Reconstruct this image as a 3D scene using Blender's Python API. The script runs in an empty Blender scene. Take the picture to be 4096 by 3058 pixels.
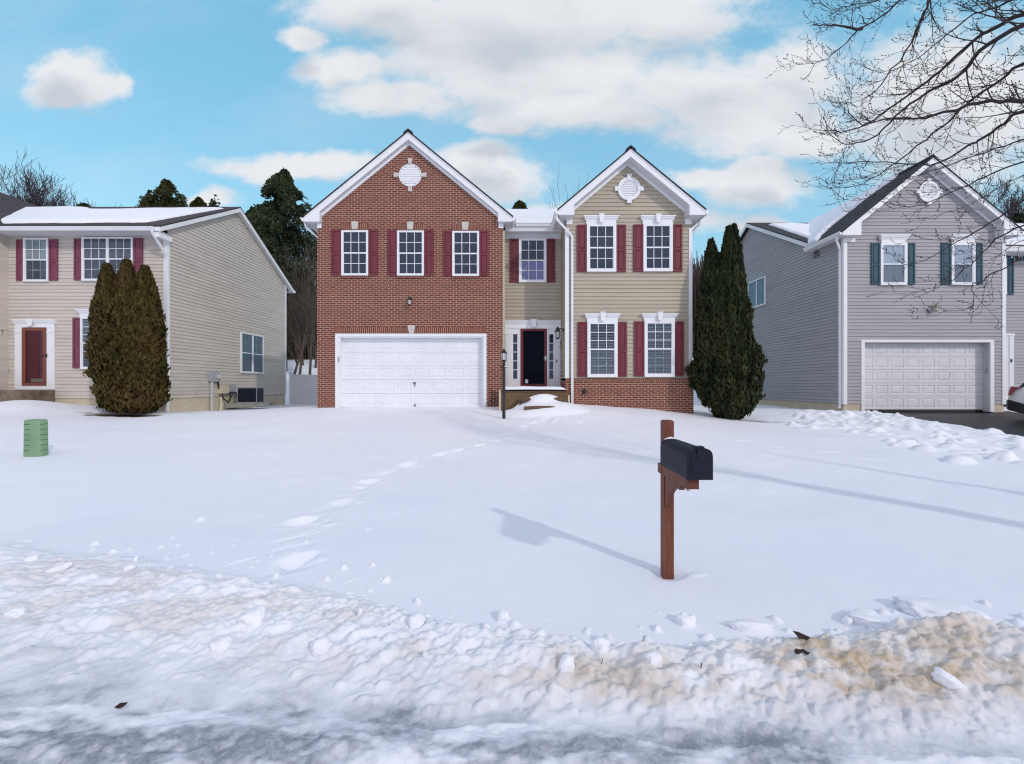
import bpy, bmesh, math, random
import numpy as np
from mathutils import Vector
R = math.radians
random.seed(7)
SC = bpy.context.scene
COL = SC.collection

# ------------------------------------------------------------------ camera, sky, sun, exposure
F, CX, CY, HC = 1900.0, 2048.0, 1540.0, 1.75       # focal length and centre in the photograph's pixels, eye height
cam_d = bpy.data.cameras.new('camera'); cam = bpy.data.objects.new('camera', cam_d); COL.objects.link(cam)
cam.location = (0, 0, HC); cam.rotation_euler = (R(90), 0, 0)
cam_d.sensor_width = 36; cam_d.lens = 36 * F / 4096; cam_d.shift_y = 11 / 4096
cam_d.clip_start = 0.05; cam_d.clip_end = 3000
SC.camera = cam
SUN_AZ, SUN_EL = 40.0, 27.0                         # the sun stands behind the right shoulder
sun_d = bpy.data.lights.new('sun', 'SUN'); sun = bpy.data.objects.new('sun', sun_d); COL.objects.link(sun)
sun_d.energy = 1.15; sun_d.angle = R(1.5); sun_d.color = (1.0, 0.93, 0.85)
tosun = Vector((math.sin(R(SUN_AZ)) * math.cos(R(SUN_EL)), -math.cos(R(SUN_AZ)) * math.cos(R(SUN_EL)), math.sin(R(SUN_EL))))
sun.rotation_euler = tosun.to_track_quat('Z', 'Y').to_euler()
sun.location = (20, -20, 30)
SC.view_settings.view_transform = 'Standard'; SC.view_settings.look = 'None'
SC.view_settings.exposure = 0.11; SC.view_settings.gamma = 1

def uvs(o):  # overview pixel (2213 wide) -> sky direction slope
    return ((o[0] * 1.851 - CX) / F, (CY - o[1] * 1.851) / F)

CLOUDS = [  # cx, cy, rx, ry as seen over the street (overview pixels), soft
    (150, 165, 95, 55), (200, 195, 70, 42), (110, 205, 75, 28), (270, 190, 32, 26),
    (830, 20, 190, 70), (1100, 45, 360, 110), (1380, 30, 250, 75), (990, 115, 210, 80), (745, 150, 105, 45),
    (860, 205, 170, 48), (1170, 165, 340, 90), (1280, 240, 300, 55), (1540, 200, 260, 95),
    (1640, 265, 240, 75), (1720, 170, 120, 90), (1760, 315, 120, 48), (1090, 275, 85, 24), (650, 85, 50, 30),
    (2060, 240, 260, 190),
    (620, 366, 175, 30), (730, 355, 95, 30),
    (1040, 350, 120, 48), (1085, 390, 105, 55), (960, 400, 170, 60),
    (1555, 385, 125, 34), (1640, 408, 120, 46), (1640, 372, 70, 34),
    (1640, 482, 65, 22), (455, 434, 66, 20), (1320, 470, 300, 26),
]
def build_world():
    w = bpy.data.worlds.new('World'); SC.world = w; w.use_nodes = True
    nt = w.node_tree; N = nt.nodes; L = nt.links; N.clear()
    out = N.new('ShaderNodeOutputWorld'); bg = N.new('ShaderNodeBackground'); L.new(bg.outputs[0], out.inputs[0])
    bg.inputs['Strength'].default_value = 0.13
    sky = N.new('ShaderNodeTexSky'); sky.sky_type = 'NISHITA'; sky.sun_disc = False
    sky.sun_elevation = R(SUN_EL); sky.sun_rotation = R(180 - SUN_AZ); sky.air_density = 1.0; sky.dust_density = 0.6; sky.ozone_density = 1.6
    tint = N.new('ShaderNodeMix'); tint.data_type = 'RGBA'; tint.blend_type = 'MULTIPLY'; tint.inputs[0].default_value = 1
    L.new(sky.outputs[0], tint.inputs[6]); tint.inputs[7].default_value = SKY_TINT
    even = N.new('ShaderNodeMix'); even.data_type = 'RGBA'; even.inputs[0].default_value = 0.72; L.new(tint.outputs[2], even.inputs[6]); tc = N.new('ShaderNodeTexCoord'); sep = N.new('ShaderNodeSeparateXYZ'); L.new(tc.outputs['Generated'], sep.inputs[0])
    low = N.new('ShaderNodeMapRange'); low.interpolation_type = 'SMOOTHSTEP'; L.new(sep.outputs[2], low.inputs[0]); low.inputs[1].default_value = 0.55; low.inputs[2].default_value = 0.08; low.inputs[3].default_value = 0; low.inputs[4].default_value = 1
    grad = N.new('ShaderNodeMix'); grad.data_type = 'RGBA'; L.new(low.outputs[0], grad.inputs[0]); grad.inputs[6].default_value = SKY_EVEN; grad.inputs[7].default_value = SKY_LOW; L.new(grad.outputs[2], even.inputs[7])
    def M(op, a, b=None, c=None, clamp=False):
        n = N.new('ShaderNodeMath'); n.operation = op; n.use_clamp = clamp
        for i, v in enumerate((a, b, c)):
            if v is None: continue
            if isinstance(v, (int, float)): n.inputs[i].default_value = v
            else: L.new(v, n.inputs[i])
        return n.outputs[0]
    ay = M('MAXIMUM', M('ABSOLUTE', sep.outputs[1]), 0.06)
    u = M('DIVIDE', sep.outputs[0], ay); v = M('DIVIDE', sep.outputs[2], ay)
    cmb = N.new('ShaderNodeCombineXYZ'); L.new(u, cmb.inputs[0]); L.new(v, cmb.inputs[1])
    def noise(scale, detail, rough, vec, ofs=(0, 0, 0), sq=(1, 1.5, 1)):
        mp = N.new('ShaderNodeMapping'); mp.inputs['Location'].default_value = ofs; mp.inputs['Scale'].default_value = sq; L.new(vec, mp.inputs[0])
        n = N.new('ShaderNodeTexNoise'); n.inputs['Scale'].default_value = scale; n.inputs['Detail'].default_value = detail
        n.inputs['Roughness'].default_value = rough; L.new(mp.outputs[0], n.inputs['Vector']); return n
    nw = noise(5.0, 5, 0.6, cmb.outputs[0], (3.1, 0, 0))
    def V(op, a, b):
        n = N.new('ShaderNodeVectorMath'); n.operation = op
        for i, x in enumerate((a, b)):
            if isinstance(x, tuple): n.inputs[i].default_value = x
            elif x is not None: L.new(x, n.inputs[i])
        return n
    warp = V('MULTIPLY', V('SUBTRACT', nw.outputs['Color'], (0.5, 0.5, 0.5)).outputs[0], (0.13, 0.075, 0))
    p = V('ADD', cmb.outputs[0], warp.outputs[0]).outputs[0]
    d = None; d2 = None; p_up = V('ADD', p, (0.012, 0.055, 0)).outputs[0]
    for (cx, cy, rx, ry) in CLOUDS:
        c = uvs((cx, cy))
        q = V('MULTIPLY', V('SUBTRACT', p, (c[0], c[1], 0)).outputs[0], (F / (rx * 1.851), F / (ry * 1.851), 0))
        ln = N.new('ShaderNodeVectorMath'); ln.operation = 'LENGTH'; L.new(q.outputs[0], ln.inputs[0])
        d = ln.outputs[1] if d is None else M('SMOOTH_MIN', d, ln.outputs[1], 0.25)
        q2 = V('MULTIPLY', V('SUBTRACT', p_up, (c[0], c[1], 0)).outputs[0], (F / (rx * 1.851), F / (ry * 1.851), 0)); l2 = N.new('ShaderNodeVectorMath'); l2.operation = 'LENGTH'; L.new(q2.outputs[0], l2.inputs[0])
        d2 = l2.outputs[1] if d2 is None else M('MINIMUM', d2, l2.outputs[1])
    nf = noise(11.0, 8, 0.62, cmb.outputs[0], (0, 7.7, 0))
    dd = M('ADD', d, M('MULTIPLY', M('SUBTRACT', nf.outputs[0], 0.5), 1.5))
    mr = N.new('ShaderNodeMapRange'); mr.interpolation_type = 'SMOOTHERSTEP'; L.new(dd, mr.inputs[0])
    mr.inputs[1].default_value = 1.42; mr.inputs[2].default_value = 0.40; mr.inputs[3].default_value = 0; mr.inputs[4].default_value = 1
    mask = M('MULTIPLY', mr.outputs[0], 0.97)
    # thin high veil
    nv = noise(2.2, 6, 0.55, cmb.outputs[0], (9, 2, 0), (1, 2.4, 1))
    veil = N.new('ShaderNodeMapRange'); L.new(nv.outputs[0], veil.inputs[0]); veil.inputs[1].default_value = 0.45; veil.inputs[2].default_value = 0.8; veil.inputs[3].default_value = 0; veil.inputs[4].default_value = 0.25
    mask = M('MAXIMUM', mask, veil.outputs[0])
    # unseen sky overhead and behind: lavender haze added to light the snow and walls
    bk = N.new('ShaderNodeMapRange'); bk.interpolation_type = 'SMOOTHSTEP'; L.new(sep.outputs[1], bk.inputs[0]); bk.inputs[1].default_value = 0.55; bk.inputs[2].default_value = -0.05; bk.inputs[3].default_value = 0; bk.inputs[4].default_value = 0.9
    # cloud brightness: thick bellies are greyer
    nb = noise(3.4, 3, 0.5, cmb.outputs[0], (1.7, 4.4, 0), (1, 2.2, 1))
    thick = N.new('ShaderNodeMapRange'); L.new(M('ADD', d2, M('MULTIPLY', M('SUBTRACT', nf.outputs[0], 0.5), 1.3)), thick.inputs[0]); thick.inputs[1].default_value = 1.05; thick.inputs[2].default_value = 0.35; thick.inputs[3].default_value = 0; thick.inputs[4].default_value = 1
    bell = N.new('ShaderNodeMapRange'); L.new(nb.outputs[0], bell.inputs[0]); bell.inputs[1].default_value = 0.32; bell.inputs[2].default_value = 0.62; bell.inputs[3].default_value = 0; bell.inputs[4].default_value = 1
    shade = M('MULTIPLY', M('MULTIPLY', thick.outputs[0], bell.outputs[0]), 0.9)
    cc = N.new('ShaderNodeMix'); cc.data_type = 'RGBA'; L.new(shade, cc.inputs[0])
    cc.inputs[6].default_value = CLOUD_LIT; cc.inputs[7].default_value = CLOUD_GREY
    mx = N.new('ShaderNodeMix'); mx.data_type = 'RGBA'; L.new(mask, mx.inputs[0]); L.new(even.outputs[2], mx.inputs[6]); L.new(cc.outputs[2], mx.inputs[7])
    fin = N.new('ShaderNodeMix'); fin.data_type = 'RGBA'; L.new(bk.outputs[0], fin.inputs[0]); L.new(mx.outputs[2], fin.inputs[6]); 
    vary = N.new('ShaderNodeMix'); vary.data_type = 'RGBA'; L.new(bell.outputs[0], vary.inputs[0]); vary.inputs[6].default_value = tuple(x * 1.18 for x in BACK_FILL[:3]) + (1,); vary.inputs[7].default_value = tuple(x * 0.80 for x in BACK_FILL[:3]) + (1,)
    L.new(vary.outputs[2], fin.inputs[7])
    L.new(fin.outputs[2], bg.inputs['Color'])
    w.cycles.sampling_method = 'MANUAL'; w.cycles.sample_map_resolution = 512
SKY_TINT = (1.10, 1.92, 1.68, 1)
SKY_EVEN = (1.75, 3.95, 5.65, 1); SKY_LOW = (3.05, 4.6, 5.7, 1); CLOUD_LIT = (5.95, 6.0, 6.2, 1); CLOUD_GREY = (4.0, 4.3, 4.75, 1); BACK_FILL = (5.85, 5.75, 6.75, 1)
build_world()

# ------------------------------------------------------------------ helpers
def tag(o, label=None, cat=None, group=None, kind=None):
    if label: o['label'] = label
    if cat: o['category'] = cat
    if group: o['group'] = group
    if kind: o['kind'] = kind
    return o
def thing(name, loc, label, cat, group=None):
    o = bpy.data.objects.new(name, None); COL.objects.link(o); o.location = loc; o.empty_display_size = 0.2
    return tag(o, label, cat, group)
def origin(o):
    v = Vector((0, 0, 0))
    while o is not None:
        v = v + o.location; o = o.parent
    return v
def PX(x, Y): return (x - CX) / F * Y          # photograph column at depth Y -> metres right of the camera
def PZ(y, Y): return HC + (CY - y) / F * Y     # photograph row at depth Y -> height

class MB:
    """collects boxes, prisms, tubes ... and links them as ONE mesh object"""
    def __init__(s, o=(0, 0, 0), u=(1, 0, 0), n=(0, -1, 0)):
        s.v = []; s.f = []; s.frame(o, u, n)
    def frame(s, o, u, n): s.o = Vector(o); s.u = Vector(u); s.n = Vector(n); return s
    def p(s, u, n, z): return s.o + s.u * u + s.n * n + Vector((0, 0, z))
    def add(s, vs, fs):
        b = len(s.v); s.v += [tuple(x) for x in vs]; s.f += [tuple(i + b for i in f) for f in fs]
    def hexa(s, c): s.add(c, [(0, 1, 2, 3), (7, 6, 5, 4), (0, 4, 5, 1), (1, 5, 6, 2), (2, 6, 7, 3), (3, 7, 4, 0)])
    def box(s, u0, u1, n0, n1, z0, z1):
        s.hexa([s.p(u0, n0, z0), s.p(u1, n0, z0), s.p(u1, n1, z0), s.p(u0, n1, z0), s.p(u0, n0, z1), s.p(u1, n0, z1), s.p(u1, n1, z1), s.p(u0, n1, z1)])
    def wbox(s, x0, x1, y0, y1, z0, z1):
        s.hexa([(x0, y0, z0), (x1, y0, z0), (x1, y1, z0), (x0, y1, z0), (x0, y0, z1), (x1, y0, z1), (x1, y1, z1), (x0, y1, z1)])
    def prism(s, poly, n0, n1):
        k = len(poly)
        vs = [s.p(a, n0, b) for a, b in poly] + [s.p(a, n1, b) for a, b in poly]
        s.add(vs, [tuple(range(k)), tuple(range(2 * k - 1, k - 1, -1))] + [(i, k + i, k + (i + 1) % k, (i + 1) % k) for i in range(k)])
    def sweep(s, prof, u0, u1):  # profile in (n, z) swept along u
        k = len(prof)
        vs = [s.p(u0, a, b) for a, b in prof] + [s.p(u1, a, b) for a, b in prof]
        s.add(vs, [tuple(range(k)), tuple(range(2 * k - 1, k - 1, -1))] + [(i, (i + 1) % k, k + (i + 1) % k, k + i) for i in range(k)])
    def slab(s, q, t):  # quad of world points, thickness along -normal
        q = [Vector(a) for a in q]; nn = (q[1] - q[0]).cross(q[3] - q[0]).normalized()
        if nn.z < 0: nn = -nn
        s.hexa([a - nn * t for a in q] + q)
    def quad(s, a, b, c, d): s.add([a, b, c, d], [(0, 1, 2, 3)])
    def ring(s, cu, cz, r0, r1, n0, n1, seg=40):
        vs = []
        for i in range(seg):
            a = 2 * math.pi * i / seg; c, q = math.cos(a), math.sin(a)
            vs += [s.p(cu + r0 * c, n0, cz + r0 * q), s.p(cu + r1 * c, n0, cz + r1 * q), s.p(cu + r1 * c, n1, cz + r1 * q), s.p(cu + r0 * c, n1, cz + r0 * q)]
        fs = []
        for i in range(seg):
            a, b = 4 * i, 4 * ((i + 1) % seg)
            fs += [(a + j, b + j, b + (j + 1) % 4, a + (j + 1) % 4) for j in range(4)]
        s.add(vs, fs)
    def disc(s, cu, cz, r, n0, n1, seg=40):
        s.prism([(cu + r * math.cos(2 * math.pi * i / seg), cz + r * math.sin(2 * math.pi * i / seg)) for i in range(seg)], n0, n1)
    def tube(s, pts, rad, seg=6, cap=True):
        pts = [Vector(q) for q in pts]; n = len(pts)
        if isinstance(rad, (int, float)): rad = [rad] * n
        base = len(s.v); up = None
        for i, q in enumerate(pts):
            t = (pts[min(i + 1, n - 1)] - pts[max(i - 1, 0)])
            if t.length < 1e-9: t = Vector((0, 0, 1))
            t.normalize()
            if up is None: up = Vector((0, 0, 1)) if abs(t.z) < 0.9 else Vector((1, 0, 0))
            a = t.cross(up)
            if a.length < 1e-6: a = t.cross(Vector((0, 1, 0.3)))
            a.normalize(); b = a.cross(t); up = b
            for k in range(seg):
                an = 2 * math.pi * (k + 0.5) / seg
                s.v.append(tuple(q + (a * math.cos(an) + b * math.sin(an)) * rad[i]))
        for i in range(n - 1):
            for k in range(seg):
                s.f.append((base + i * seg + k, base + i * seg + (k + 1) % seg, base + (i + 1) * seg + (k + 1) % seg, base + (i + 1) * seg + k))
        if cap:
            s.f.append(tuple(base + k for k in range(seg))[::-1]); s.f.append(tuple(base + (n - 1) * seg + k for k in range(seg)))
    def lathe(s, x, y, prof, seg=12, ph=0.0):
        base = len(s.v)
        for r, z in prof:
            for k in range(seg):
                a = 2 * math.pi * k / seg + ph; s.v.append((x + r * math.cos(a), y + r * math.sin(a), z))
        for i in range(len(prof) - 1):
            for k in range(seg):
                s.f.append((base + i * seg + k, base + i * seg + (k + 1) % seg, base + (i + 1) * seg + (k + 1) % seg, base + (i + 1) * seg + k))
        s.f.append(tuple(base + k for k in range(seg))[::-1]); s.f.append(tuple(base + (len(prof) - 1) * seg + k for k in range(seg)))
    def siding(s, poly, e=0.127, nb=0.027, nt=0.003, z0=None):
        zs = [z for _, z in poly]; zmin, zmax = min(zs), max(zs); k = len(poly)
        if z0 is None: z0 = zmin
        def span(z):
            xs = []
            for i in range(k):
                (a, za), (b, zb) = poly[i], poly[(i + 1) % k]
                if abs(za - zb) < 1e-9:
                    if abs(za - z) < 1e-7: xs += [a, b]
                elif min(za, zb) - 1e-9 <= z <= max(za, zb) + 1e-9: xs.append(a + (b - a) * (z - za) / (zb - za))
            return (min(xs), max(xs)) if xs else None
        c = z0
        while c < zmax - 1e-6:
            lo, hi = max(c, zmin), min(c + e, zmax)
            cuts = sorted(set([lo, hi] + [z for z in zs if lo + 1e-5 < z < hi - 1e-5]))
            off = lambda z: nb + (nt - nb) * (z - c) / e
            for a, b in zip(cuts[:-1], cuts[1:]):
                if b - a < 1e-6: continue
                e1 = 1e-6
                sa, sb = span(a + e1), span(b - e1)
                if not sa or not sb: continue
                s.add([s.p(sa[0], off(a), a), s.p(sa[1], off(a), a), s.p(sb[1], off(b), b), s.p(sb[0], off(b), b)], [(0, 1, 2, 3)])
                if a == lo:
                    s.add([s.p(sa[0], 0, a), s.p(sa[1], 0, a), s.p(sa[1], off(a), a), s.p(sa[0], off(a), a)], [(0, 1, 2, 3)])
            c += e
    def build(s, name, mat, parent=None, smooth=False, label=None, fix=True):
        me = bpy.data.meshes.new(name)
        oo = origin(parent) if parent is not None else Vector((0, 0, 0))
        me.from_pydata([(a - oo.x, b - oo.y, c - oo.z) for a, b, c in s.v], [], s.f)
        if fix and len(s.f) < 60000:
            bm = bmesh.new(); bm.from_mesh(me); bmesh.ops.recalc_face_normals(bm, faces=bm.faces); bm.to_mesh(me); bm.free()
        if smooth:
            me.polygons.foreach_set('use_smooth', [True] * len(me.polygons))
        me.materials.append(mat)
        o = bpy.data.objects.new(name, me); COL.objects.link(o)
        if parent is not None: o.parent = parent
        if label: o['label'] = label
        return o

def sweep_y(mb, prof, x, sgn, y0, y1):  # gutter profile swept along depth; n axis = sgn*X
    mb.frame((x, 0, 0), (0, 1, 0), (sgn, 0, 0)); mb.sweep(prof, y0, y1)

# ------------------------------------------------------------------ materials
class NT:
    def __init__(s, m): s.m = m; s.t = m.node_tree; s.N = s.t.nodes; s.L = s.t.links
    def n(s, typ, **kw):
        nd = s.N.new(typ)
        for k, v in kw.items():
            if k.startswith('_'): setattr(nd, k[1:], v)
            else:
                key = k.replace('__', ' ')
                if hasattr(v, 'is_output') or isinstance(v, bpy.types.NodeSocket): s.L.new(v, nd.inputs[key])
                else: nd.inputs[key].default_value = v
        return nd
    def math(s, op, a, b=0.0, clamp=False):
        nd = s.N.new('ShaderNodeMath'); nd.operation = op; nd.use_clamp = clamp
        for i, x in enumerate((a, b)):
            if isinstance(x, (int, float)): nd.inputs[i].default_value = x
            else: s.L.new(x, nd.inputs[i])
        return nd.outputs[0]
    def mix(s, fac, a, b, mode='MIX'):
        nd = s.N.new('ShaderNodeMix'); nd.data_type = 'RGBA'; nd.blend_type = mode
        for i, x in ((0, fac), (6, a), (7, b)):
            if isinstance(x, bpy.types.NodeSocket): s.L.new(x, nd.inputs[i])
            else: nd.inputs[i].default_value = x if i == 0 else (tuple(x) + (1,))[:4]
        return nd.outputs[2]
    def rng(s, v, a, b, c, d, smooth=False):
        nd = s.N.new('ShaderNodeMapRange'); s.L.new(v, nd.inputs[0])
        for i, x in enumerate((a, b, c, d)): nd.inputs[i + 1].default_value = x
        if smooth: nd.interpolation_type = 'SMOOTHSTEP'
        return nd.outputs[0]
def newmat(name):
    m = bpy.data.materials.new(name); m.use_nodes = True; t = NT(m); b = t.N['Principled BSDF']; return m, t, b
def c4(c): return (c[0], c[1], c[2], 1)
def mat(name, col, rough=0.6, var=0.1, scale=3.0, bump=0.0, bscale=40.0, metal=0.0, spec=0.4, stretch=(1, 1, 1), col2=None):
    m, t, b = newmat(name)
    tc = t.n('ShaderNodeTexCoord'); mp = t.n('ShaderNodeMapping'); t.L.new(tc.outputs['Object'], mp.inputs[0]); mp.inputs['Scale'].default_value = stretch
    nz = t.n('ShaderNodeTexNoise', Scale=scale, Detail=6.0, Roughness=0.6, Vector=mp.outputs[0])
    if col2 is None:
        lo = tuple(x * (1 - var) for x in col); hi = tuple(min(1, x * (1 + var)) for x in col)
    else: lo, hi = col, col2
    b.inputs['Base Color'].default_value = c4(col)
    t.L.new(t.mix(t.rng(nz.outputs[0], 0.3, 0.7, 0, 1), lo, hi), b.inputs['Base Color'])
    b.inputs['Roughness'].default_value = rough; b.inputs['Metallic'].default_value = metal; b.inputs['Specular IOR Level'].default_value = spec
    if bump:
        n2 = t.n('ShaderNodeTexNoise', Scale=bscale, Detail=4.0, Vector=mp.outputs[0])
        bp = t.n('ShaderNodeBump', Strength=bump, Distance=0.01, Height=n2.outputs[0]); t.L.new(bp.outputs[0], b.inputs['Normal'])
    return m
def brick_mat(name, bw=0.21, rh=0.0705, soldier=False, mortar=(0.48, 0.375, 0.31)):
    m, t, b = newmat(name)
    tc = t.n('ShaderNodeTexCoord'); sp = t.n('ShaderNodeSeparateXYZ', Vector=tc.outputs['Object'])
    h = t.math('ADD', sp.outputs[0], sp.outputs[1])
    cb = t.n('ShaderNodeCombineXYZ'); t.L.new(h, cb.inputs[0]); t.L.new(sp.outputs[2], cb.inputs[1])
    br = t.n('ShaderNodeTexBrick', Vector=cb.outputs[0]); br.offset = 0.0 if soldier else 0.5
    br.inputs['Color1'].default_value = (0.225, 0.060, 0.036, 1); br.inputs['Color2'].default_value = (0.150, 0.038, 0.025, 1); br.inputs['Mortar'].default_value = c4(mortar)
    br.inputs['Scale'].default_value = 1.0; br.inputs['Mortar Size'].default_value = 0.0078; br.inputs['Mortar Smooth'].default_value = 0.05; br.inputs['Bias'].default_value = -0.1
    br.inputs['Brick Width'].default_value = bw; br.inputs['Row Height'].default_value = rh
    n1 = t.n('ShaderNodeTexNoise', Scale=0.55, Detail=5.0, Vector=tc.outputs['Object'])
    n2 = t.n('ShaderNodeTexNoise', Scale=14.0, Detail=5.0, Roughness=0.7, Vector=tc.outputs['Object'])
    c = t.mix(t.rng(n1.outputs[0], 0.35, 0.7, 0, 0.45), br.outputs['Color'], (0.215, 0.078, 0.045), 'MIX')
    c2 = t.mix(br.outputs['Fac'], c, br.outputs['Color'])
    k = t.rng(n2.outputs[0], 0.3, 0.75, 0.72, 1.22); cc = t.n('ShaderNodeCombineXYZ')
    for i in range(3): t.L.new(k, cc.inputs[i])
    t.L.new(t.mix(1.0, c2, cc.outputs[0], 'MULTIPLY'), b.inputs['Base Color'])
    b.inputs['Roughness'].default_value = 0.85; b.inputs['Specular IOR Level'].default_value = 0.2
    hh = t.math('ADD', t.math('MULTIPLY', br.outputs['Fac'], -1.0), t.math('MULTIPLY', n2.outputs[0], 0.4))
    bp = t.n('ShaderNodeBump', Strength=0.7, Distance=0.006, Height=hh); t.L.new(bp.outputs[0], b.inputs['Normal'])
    return m
def glass_mat(name, refl=0.065, tint=(0.68, 0.73, 0.78)):
    m, t, b = newmat(name); t.N.remove(b)
    out = t.N['Material Output']
    tr = t.n('ShaderNodeBsdfTransparent', Color=c4(tint)); gl = t.n('ShaderNodeBsdfGlossy', Color=(0.66, 0.80, 1.0, 1), Roughness=0.02)
    lw = t.n('ShaderNodeLayerWeight', Blend=0.35)
    tc = t.n('ShaderNodeTexCoord'); nz = t.n('ShaderNodeTexNoise', Scale=1.3, Detail=2.0, Vector=tc.outputs['Object'])
    bp = t.n('ShaderNodeBump', Strength=0.02, Distance=0.05, Height=nz.outputs[0]); t.L.new(bp.outputs[0], gl.inputs['Normal'])
    fac = t.math('ADD', t.math('MULTIPLY', lw.outputs['Facing'], 0.09), refl, clamp=True)
    mx = t.n('ShaderNodeMixShader'); t.L.new(fac, mx.inputs[0]); t.L.new(tr.outputs[0], mx.inputs[1]); t.L.new(gl.outputs[0], mx.inputs[2])
    t.L.new(mx.outputs[0], out.inputs[0]); return m
def siding_mat(name, col, grime=(0.20, 0.17, 0.13)):
    m, t, b = newmat(name)
    tc = t.n('ShaderNodeTexCoord')
    mp = t.n('ShaderNodeMapping'); t.L.new(tc.outputs['Object'], mp.inputs[0]); mp.inputs['Scale'].default_value = (0.5, 0.5, 9)
    n1 = t.n('ShaderNodeTexNoise', Scale=1.0, Detail=6.0, Vector=mp.outputs[0])
    n2 = t.n('ShaderNodeTexNoise', Scale=0.6, Detail=6.0, Roughness=0.7, Vector=tc.outputs['Object'])
    c = t.mix(t.rng(n1.outputs[0], 0.35, 0.65, 0, 1), tuple(x * 0.93 for x in col), tuple(min(1, x * 1.06) for x in col))
    c = t.mix(t.rng(n2.outputs[0], 0.52, 0.85, 0, 0.35), c, grime)
    t.L.new(c, b.inputs['Base Color']); b.inputs['Roughness'].default_value = 0.55; b.inputs['Specular IOR Level'].default_value = 0.35
    n3 = t.n('ShaderNodeTexNoise', Scale=60.0, Detail=3.0, Vector=mp.outputs[0])
    bp = t.n('ShaderNodeBump', Strength=0.15, Distance=0.004, Height=n3.outputs[0]); t.L.new(bp.outputs[0], b.inputs['Normal'])
    return m
def shingle_mat(name, c1=(0.022, 0.022, 0.028), c2=(0.05, 0.047, 0.052)):
    m, t, b = newmat(name)
    tc = t.n('ShaderNodeTexCoord'); sp = t.n('ShaderNodeSeparateXYZ', Vector=tc.outputs['Object'])
    cb = t.n('ShaderNodeCombineXYZ'); t.L.new(t.math('ADD', sp.outputs[0], t.math('MULTIPLY', sp.outputs[1], 0.9)), cb.inputs[0]); t.L.new(sp.outputs[2], cb.inputs[1])
    br = t.n('ShaderNodeTexBrick', Vector=cb.outputs[0]); br.inputs['Color1'].default_value = c4(c1); br.inputs['Color2'].default_value = c4(c2)
    br.inputs['Mortar'].default_value = (0.012, 0.012, 0.014, 1); br.inputs['Scale'].default_value = 1; br.inputs['Mortar Size'].default_value = 0.008; br.inputs['Brick Width'].default_value = 0.3; br.inputs['Row Height'].default_value = 0.09
    nz = t.n('ShaderNodeTexNoise', Scale=25.0, Detail=5.0, Vector=tc.outputs['Object'])
    t.L.new(t.mix(t.rng(nz.outputs[0], 0.3, 0.7, 0, 0.5), br.outputs['Color'], c2), b.inputs['Base Color']); b.inputs['Roughness'].default_value = 0.9
    bp = t.n('ShaderNodeBump', Strength=0.6, Distance=0.01, Height=t.math('SUBTRACT', nz.outputs[0], br.outputs['Fac'])); t.L.new(bp.outputs[0], b.inputs['Normal'])
    return m
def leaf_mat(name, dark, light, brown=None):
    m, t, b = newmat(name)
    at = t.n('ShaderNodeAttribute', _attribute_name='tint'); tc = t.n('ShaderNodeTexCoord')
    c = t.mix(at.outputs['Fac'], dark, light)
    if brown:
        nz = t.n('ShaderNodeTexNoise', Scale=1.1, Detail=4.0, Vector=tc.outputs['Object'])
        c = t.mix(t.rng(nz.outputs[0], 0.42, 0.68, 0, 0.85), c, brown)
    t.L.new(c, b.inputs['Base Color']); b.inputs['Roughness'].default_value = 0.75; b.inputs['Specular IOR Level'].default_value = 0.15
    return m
SNOWC = (0.86, 0.875, 0.93)
def snow_mat(name, dirty=False):
    m, t, b = newmat(name)
    tc = t.n('ShaderNodeTexCoord')
    n1 = t.n('ShaderNodeTexNoise', Scale=0.35, Detail=5.0, Vector=tc.outputs['Object'])
    c = t.mix(t.rng(n1.outputs[0], 0.35, 0.65, 0, 1), (0.84, 0.855, 0.925), (0.88, 0.89, 0.935))
    n2 = t.n('ShaderNodeTexNoise', Scale=85.0, Detail=6.0, Roughness=0.7, Vector=tc.outputs['Object'])
    n4 = t.n('ShaderNodeTexNoise', Scale=7.0, Detail=4.0, Vector=tc.outputs['Object'])
    if dirty:
        a1 = t.n('ShaderNodeAttribute', _attribute_name='dirt'); a2 = t.n('ShaderNodeAttribute', _attribute_name='slush'); a3 = t.n('ShaderNodeAttribute', _attribute_name='soil')
        n3 = t.n('ShaderNodeTexNoise', Scale=22.0, Detail=6.0, Roughness=0.7, Vector=tc.outputs['Object'])
        k = t.rng(n3.outputs[0], 0.3, 0.7, 0.55, 1.2)
        c = t.mix(t.math('MULTIPLY', a1.outputs['Fac'], k, clamp=True), c, (0.53, 0.405, 0.27))
        c = t.mix(t.math('MULTIPLY', a2.outputs['Fac'], k, clamp=True), c, (0.27, 0.29, 0.345))
        n5 = t.n('ShaderNodeTexNoise', Scale=170.0, Detail=3.0, Roughness=0.6, Vector=tc.outputs['Object'])
        grit = t.math('MULTIPLY', t.rng(n5.outputs[0], 0.66, 0.74, 0, 0.75), t.math('ADD', a1.outputs['Fac'], a2.outputs['Fac'], clamp=True), clamp=True)
        c = t.mix(grit, c, (0.10, 0.085, 0.07))
        c = t.mix(a3.outputs['Fac'], c, (0.085, 0.052, 0.03))
        rr = t.rng(a2.outputs['Fac'], 0, 1, 0.7, 0.35); t.L.new(rr, b.inputs['Roughness'])
    else: b.inputs['Roughness'].default_value = 0.7
    t.L.new(c, b.inputs['Base Color']); b.inputs['Specular IOR Level'].default_value = 0.25
    hh = t.math('ADD', n2.outputs[0], t.math('MULTIPLY', n4.outputs[0], 1.5))
    bp = t.n('ShaderNodeBump', Strength=0.5, Distance=0.008, Height=hh); t.L.new(bp.outputs[0], b.inputs['Normal'])
    return m
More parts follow.
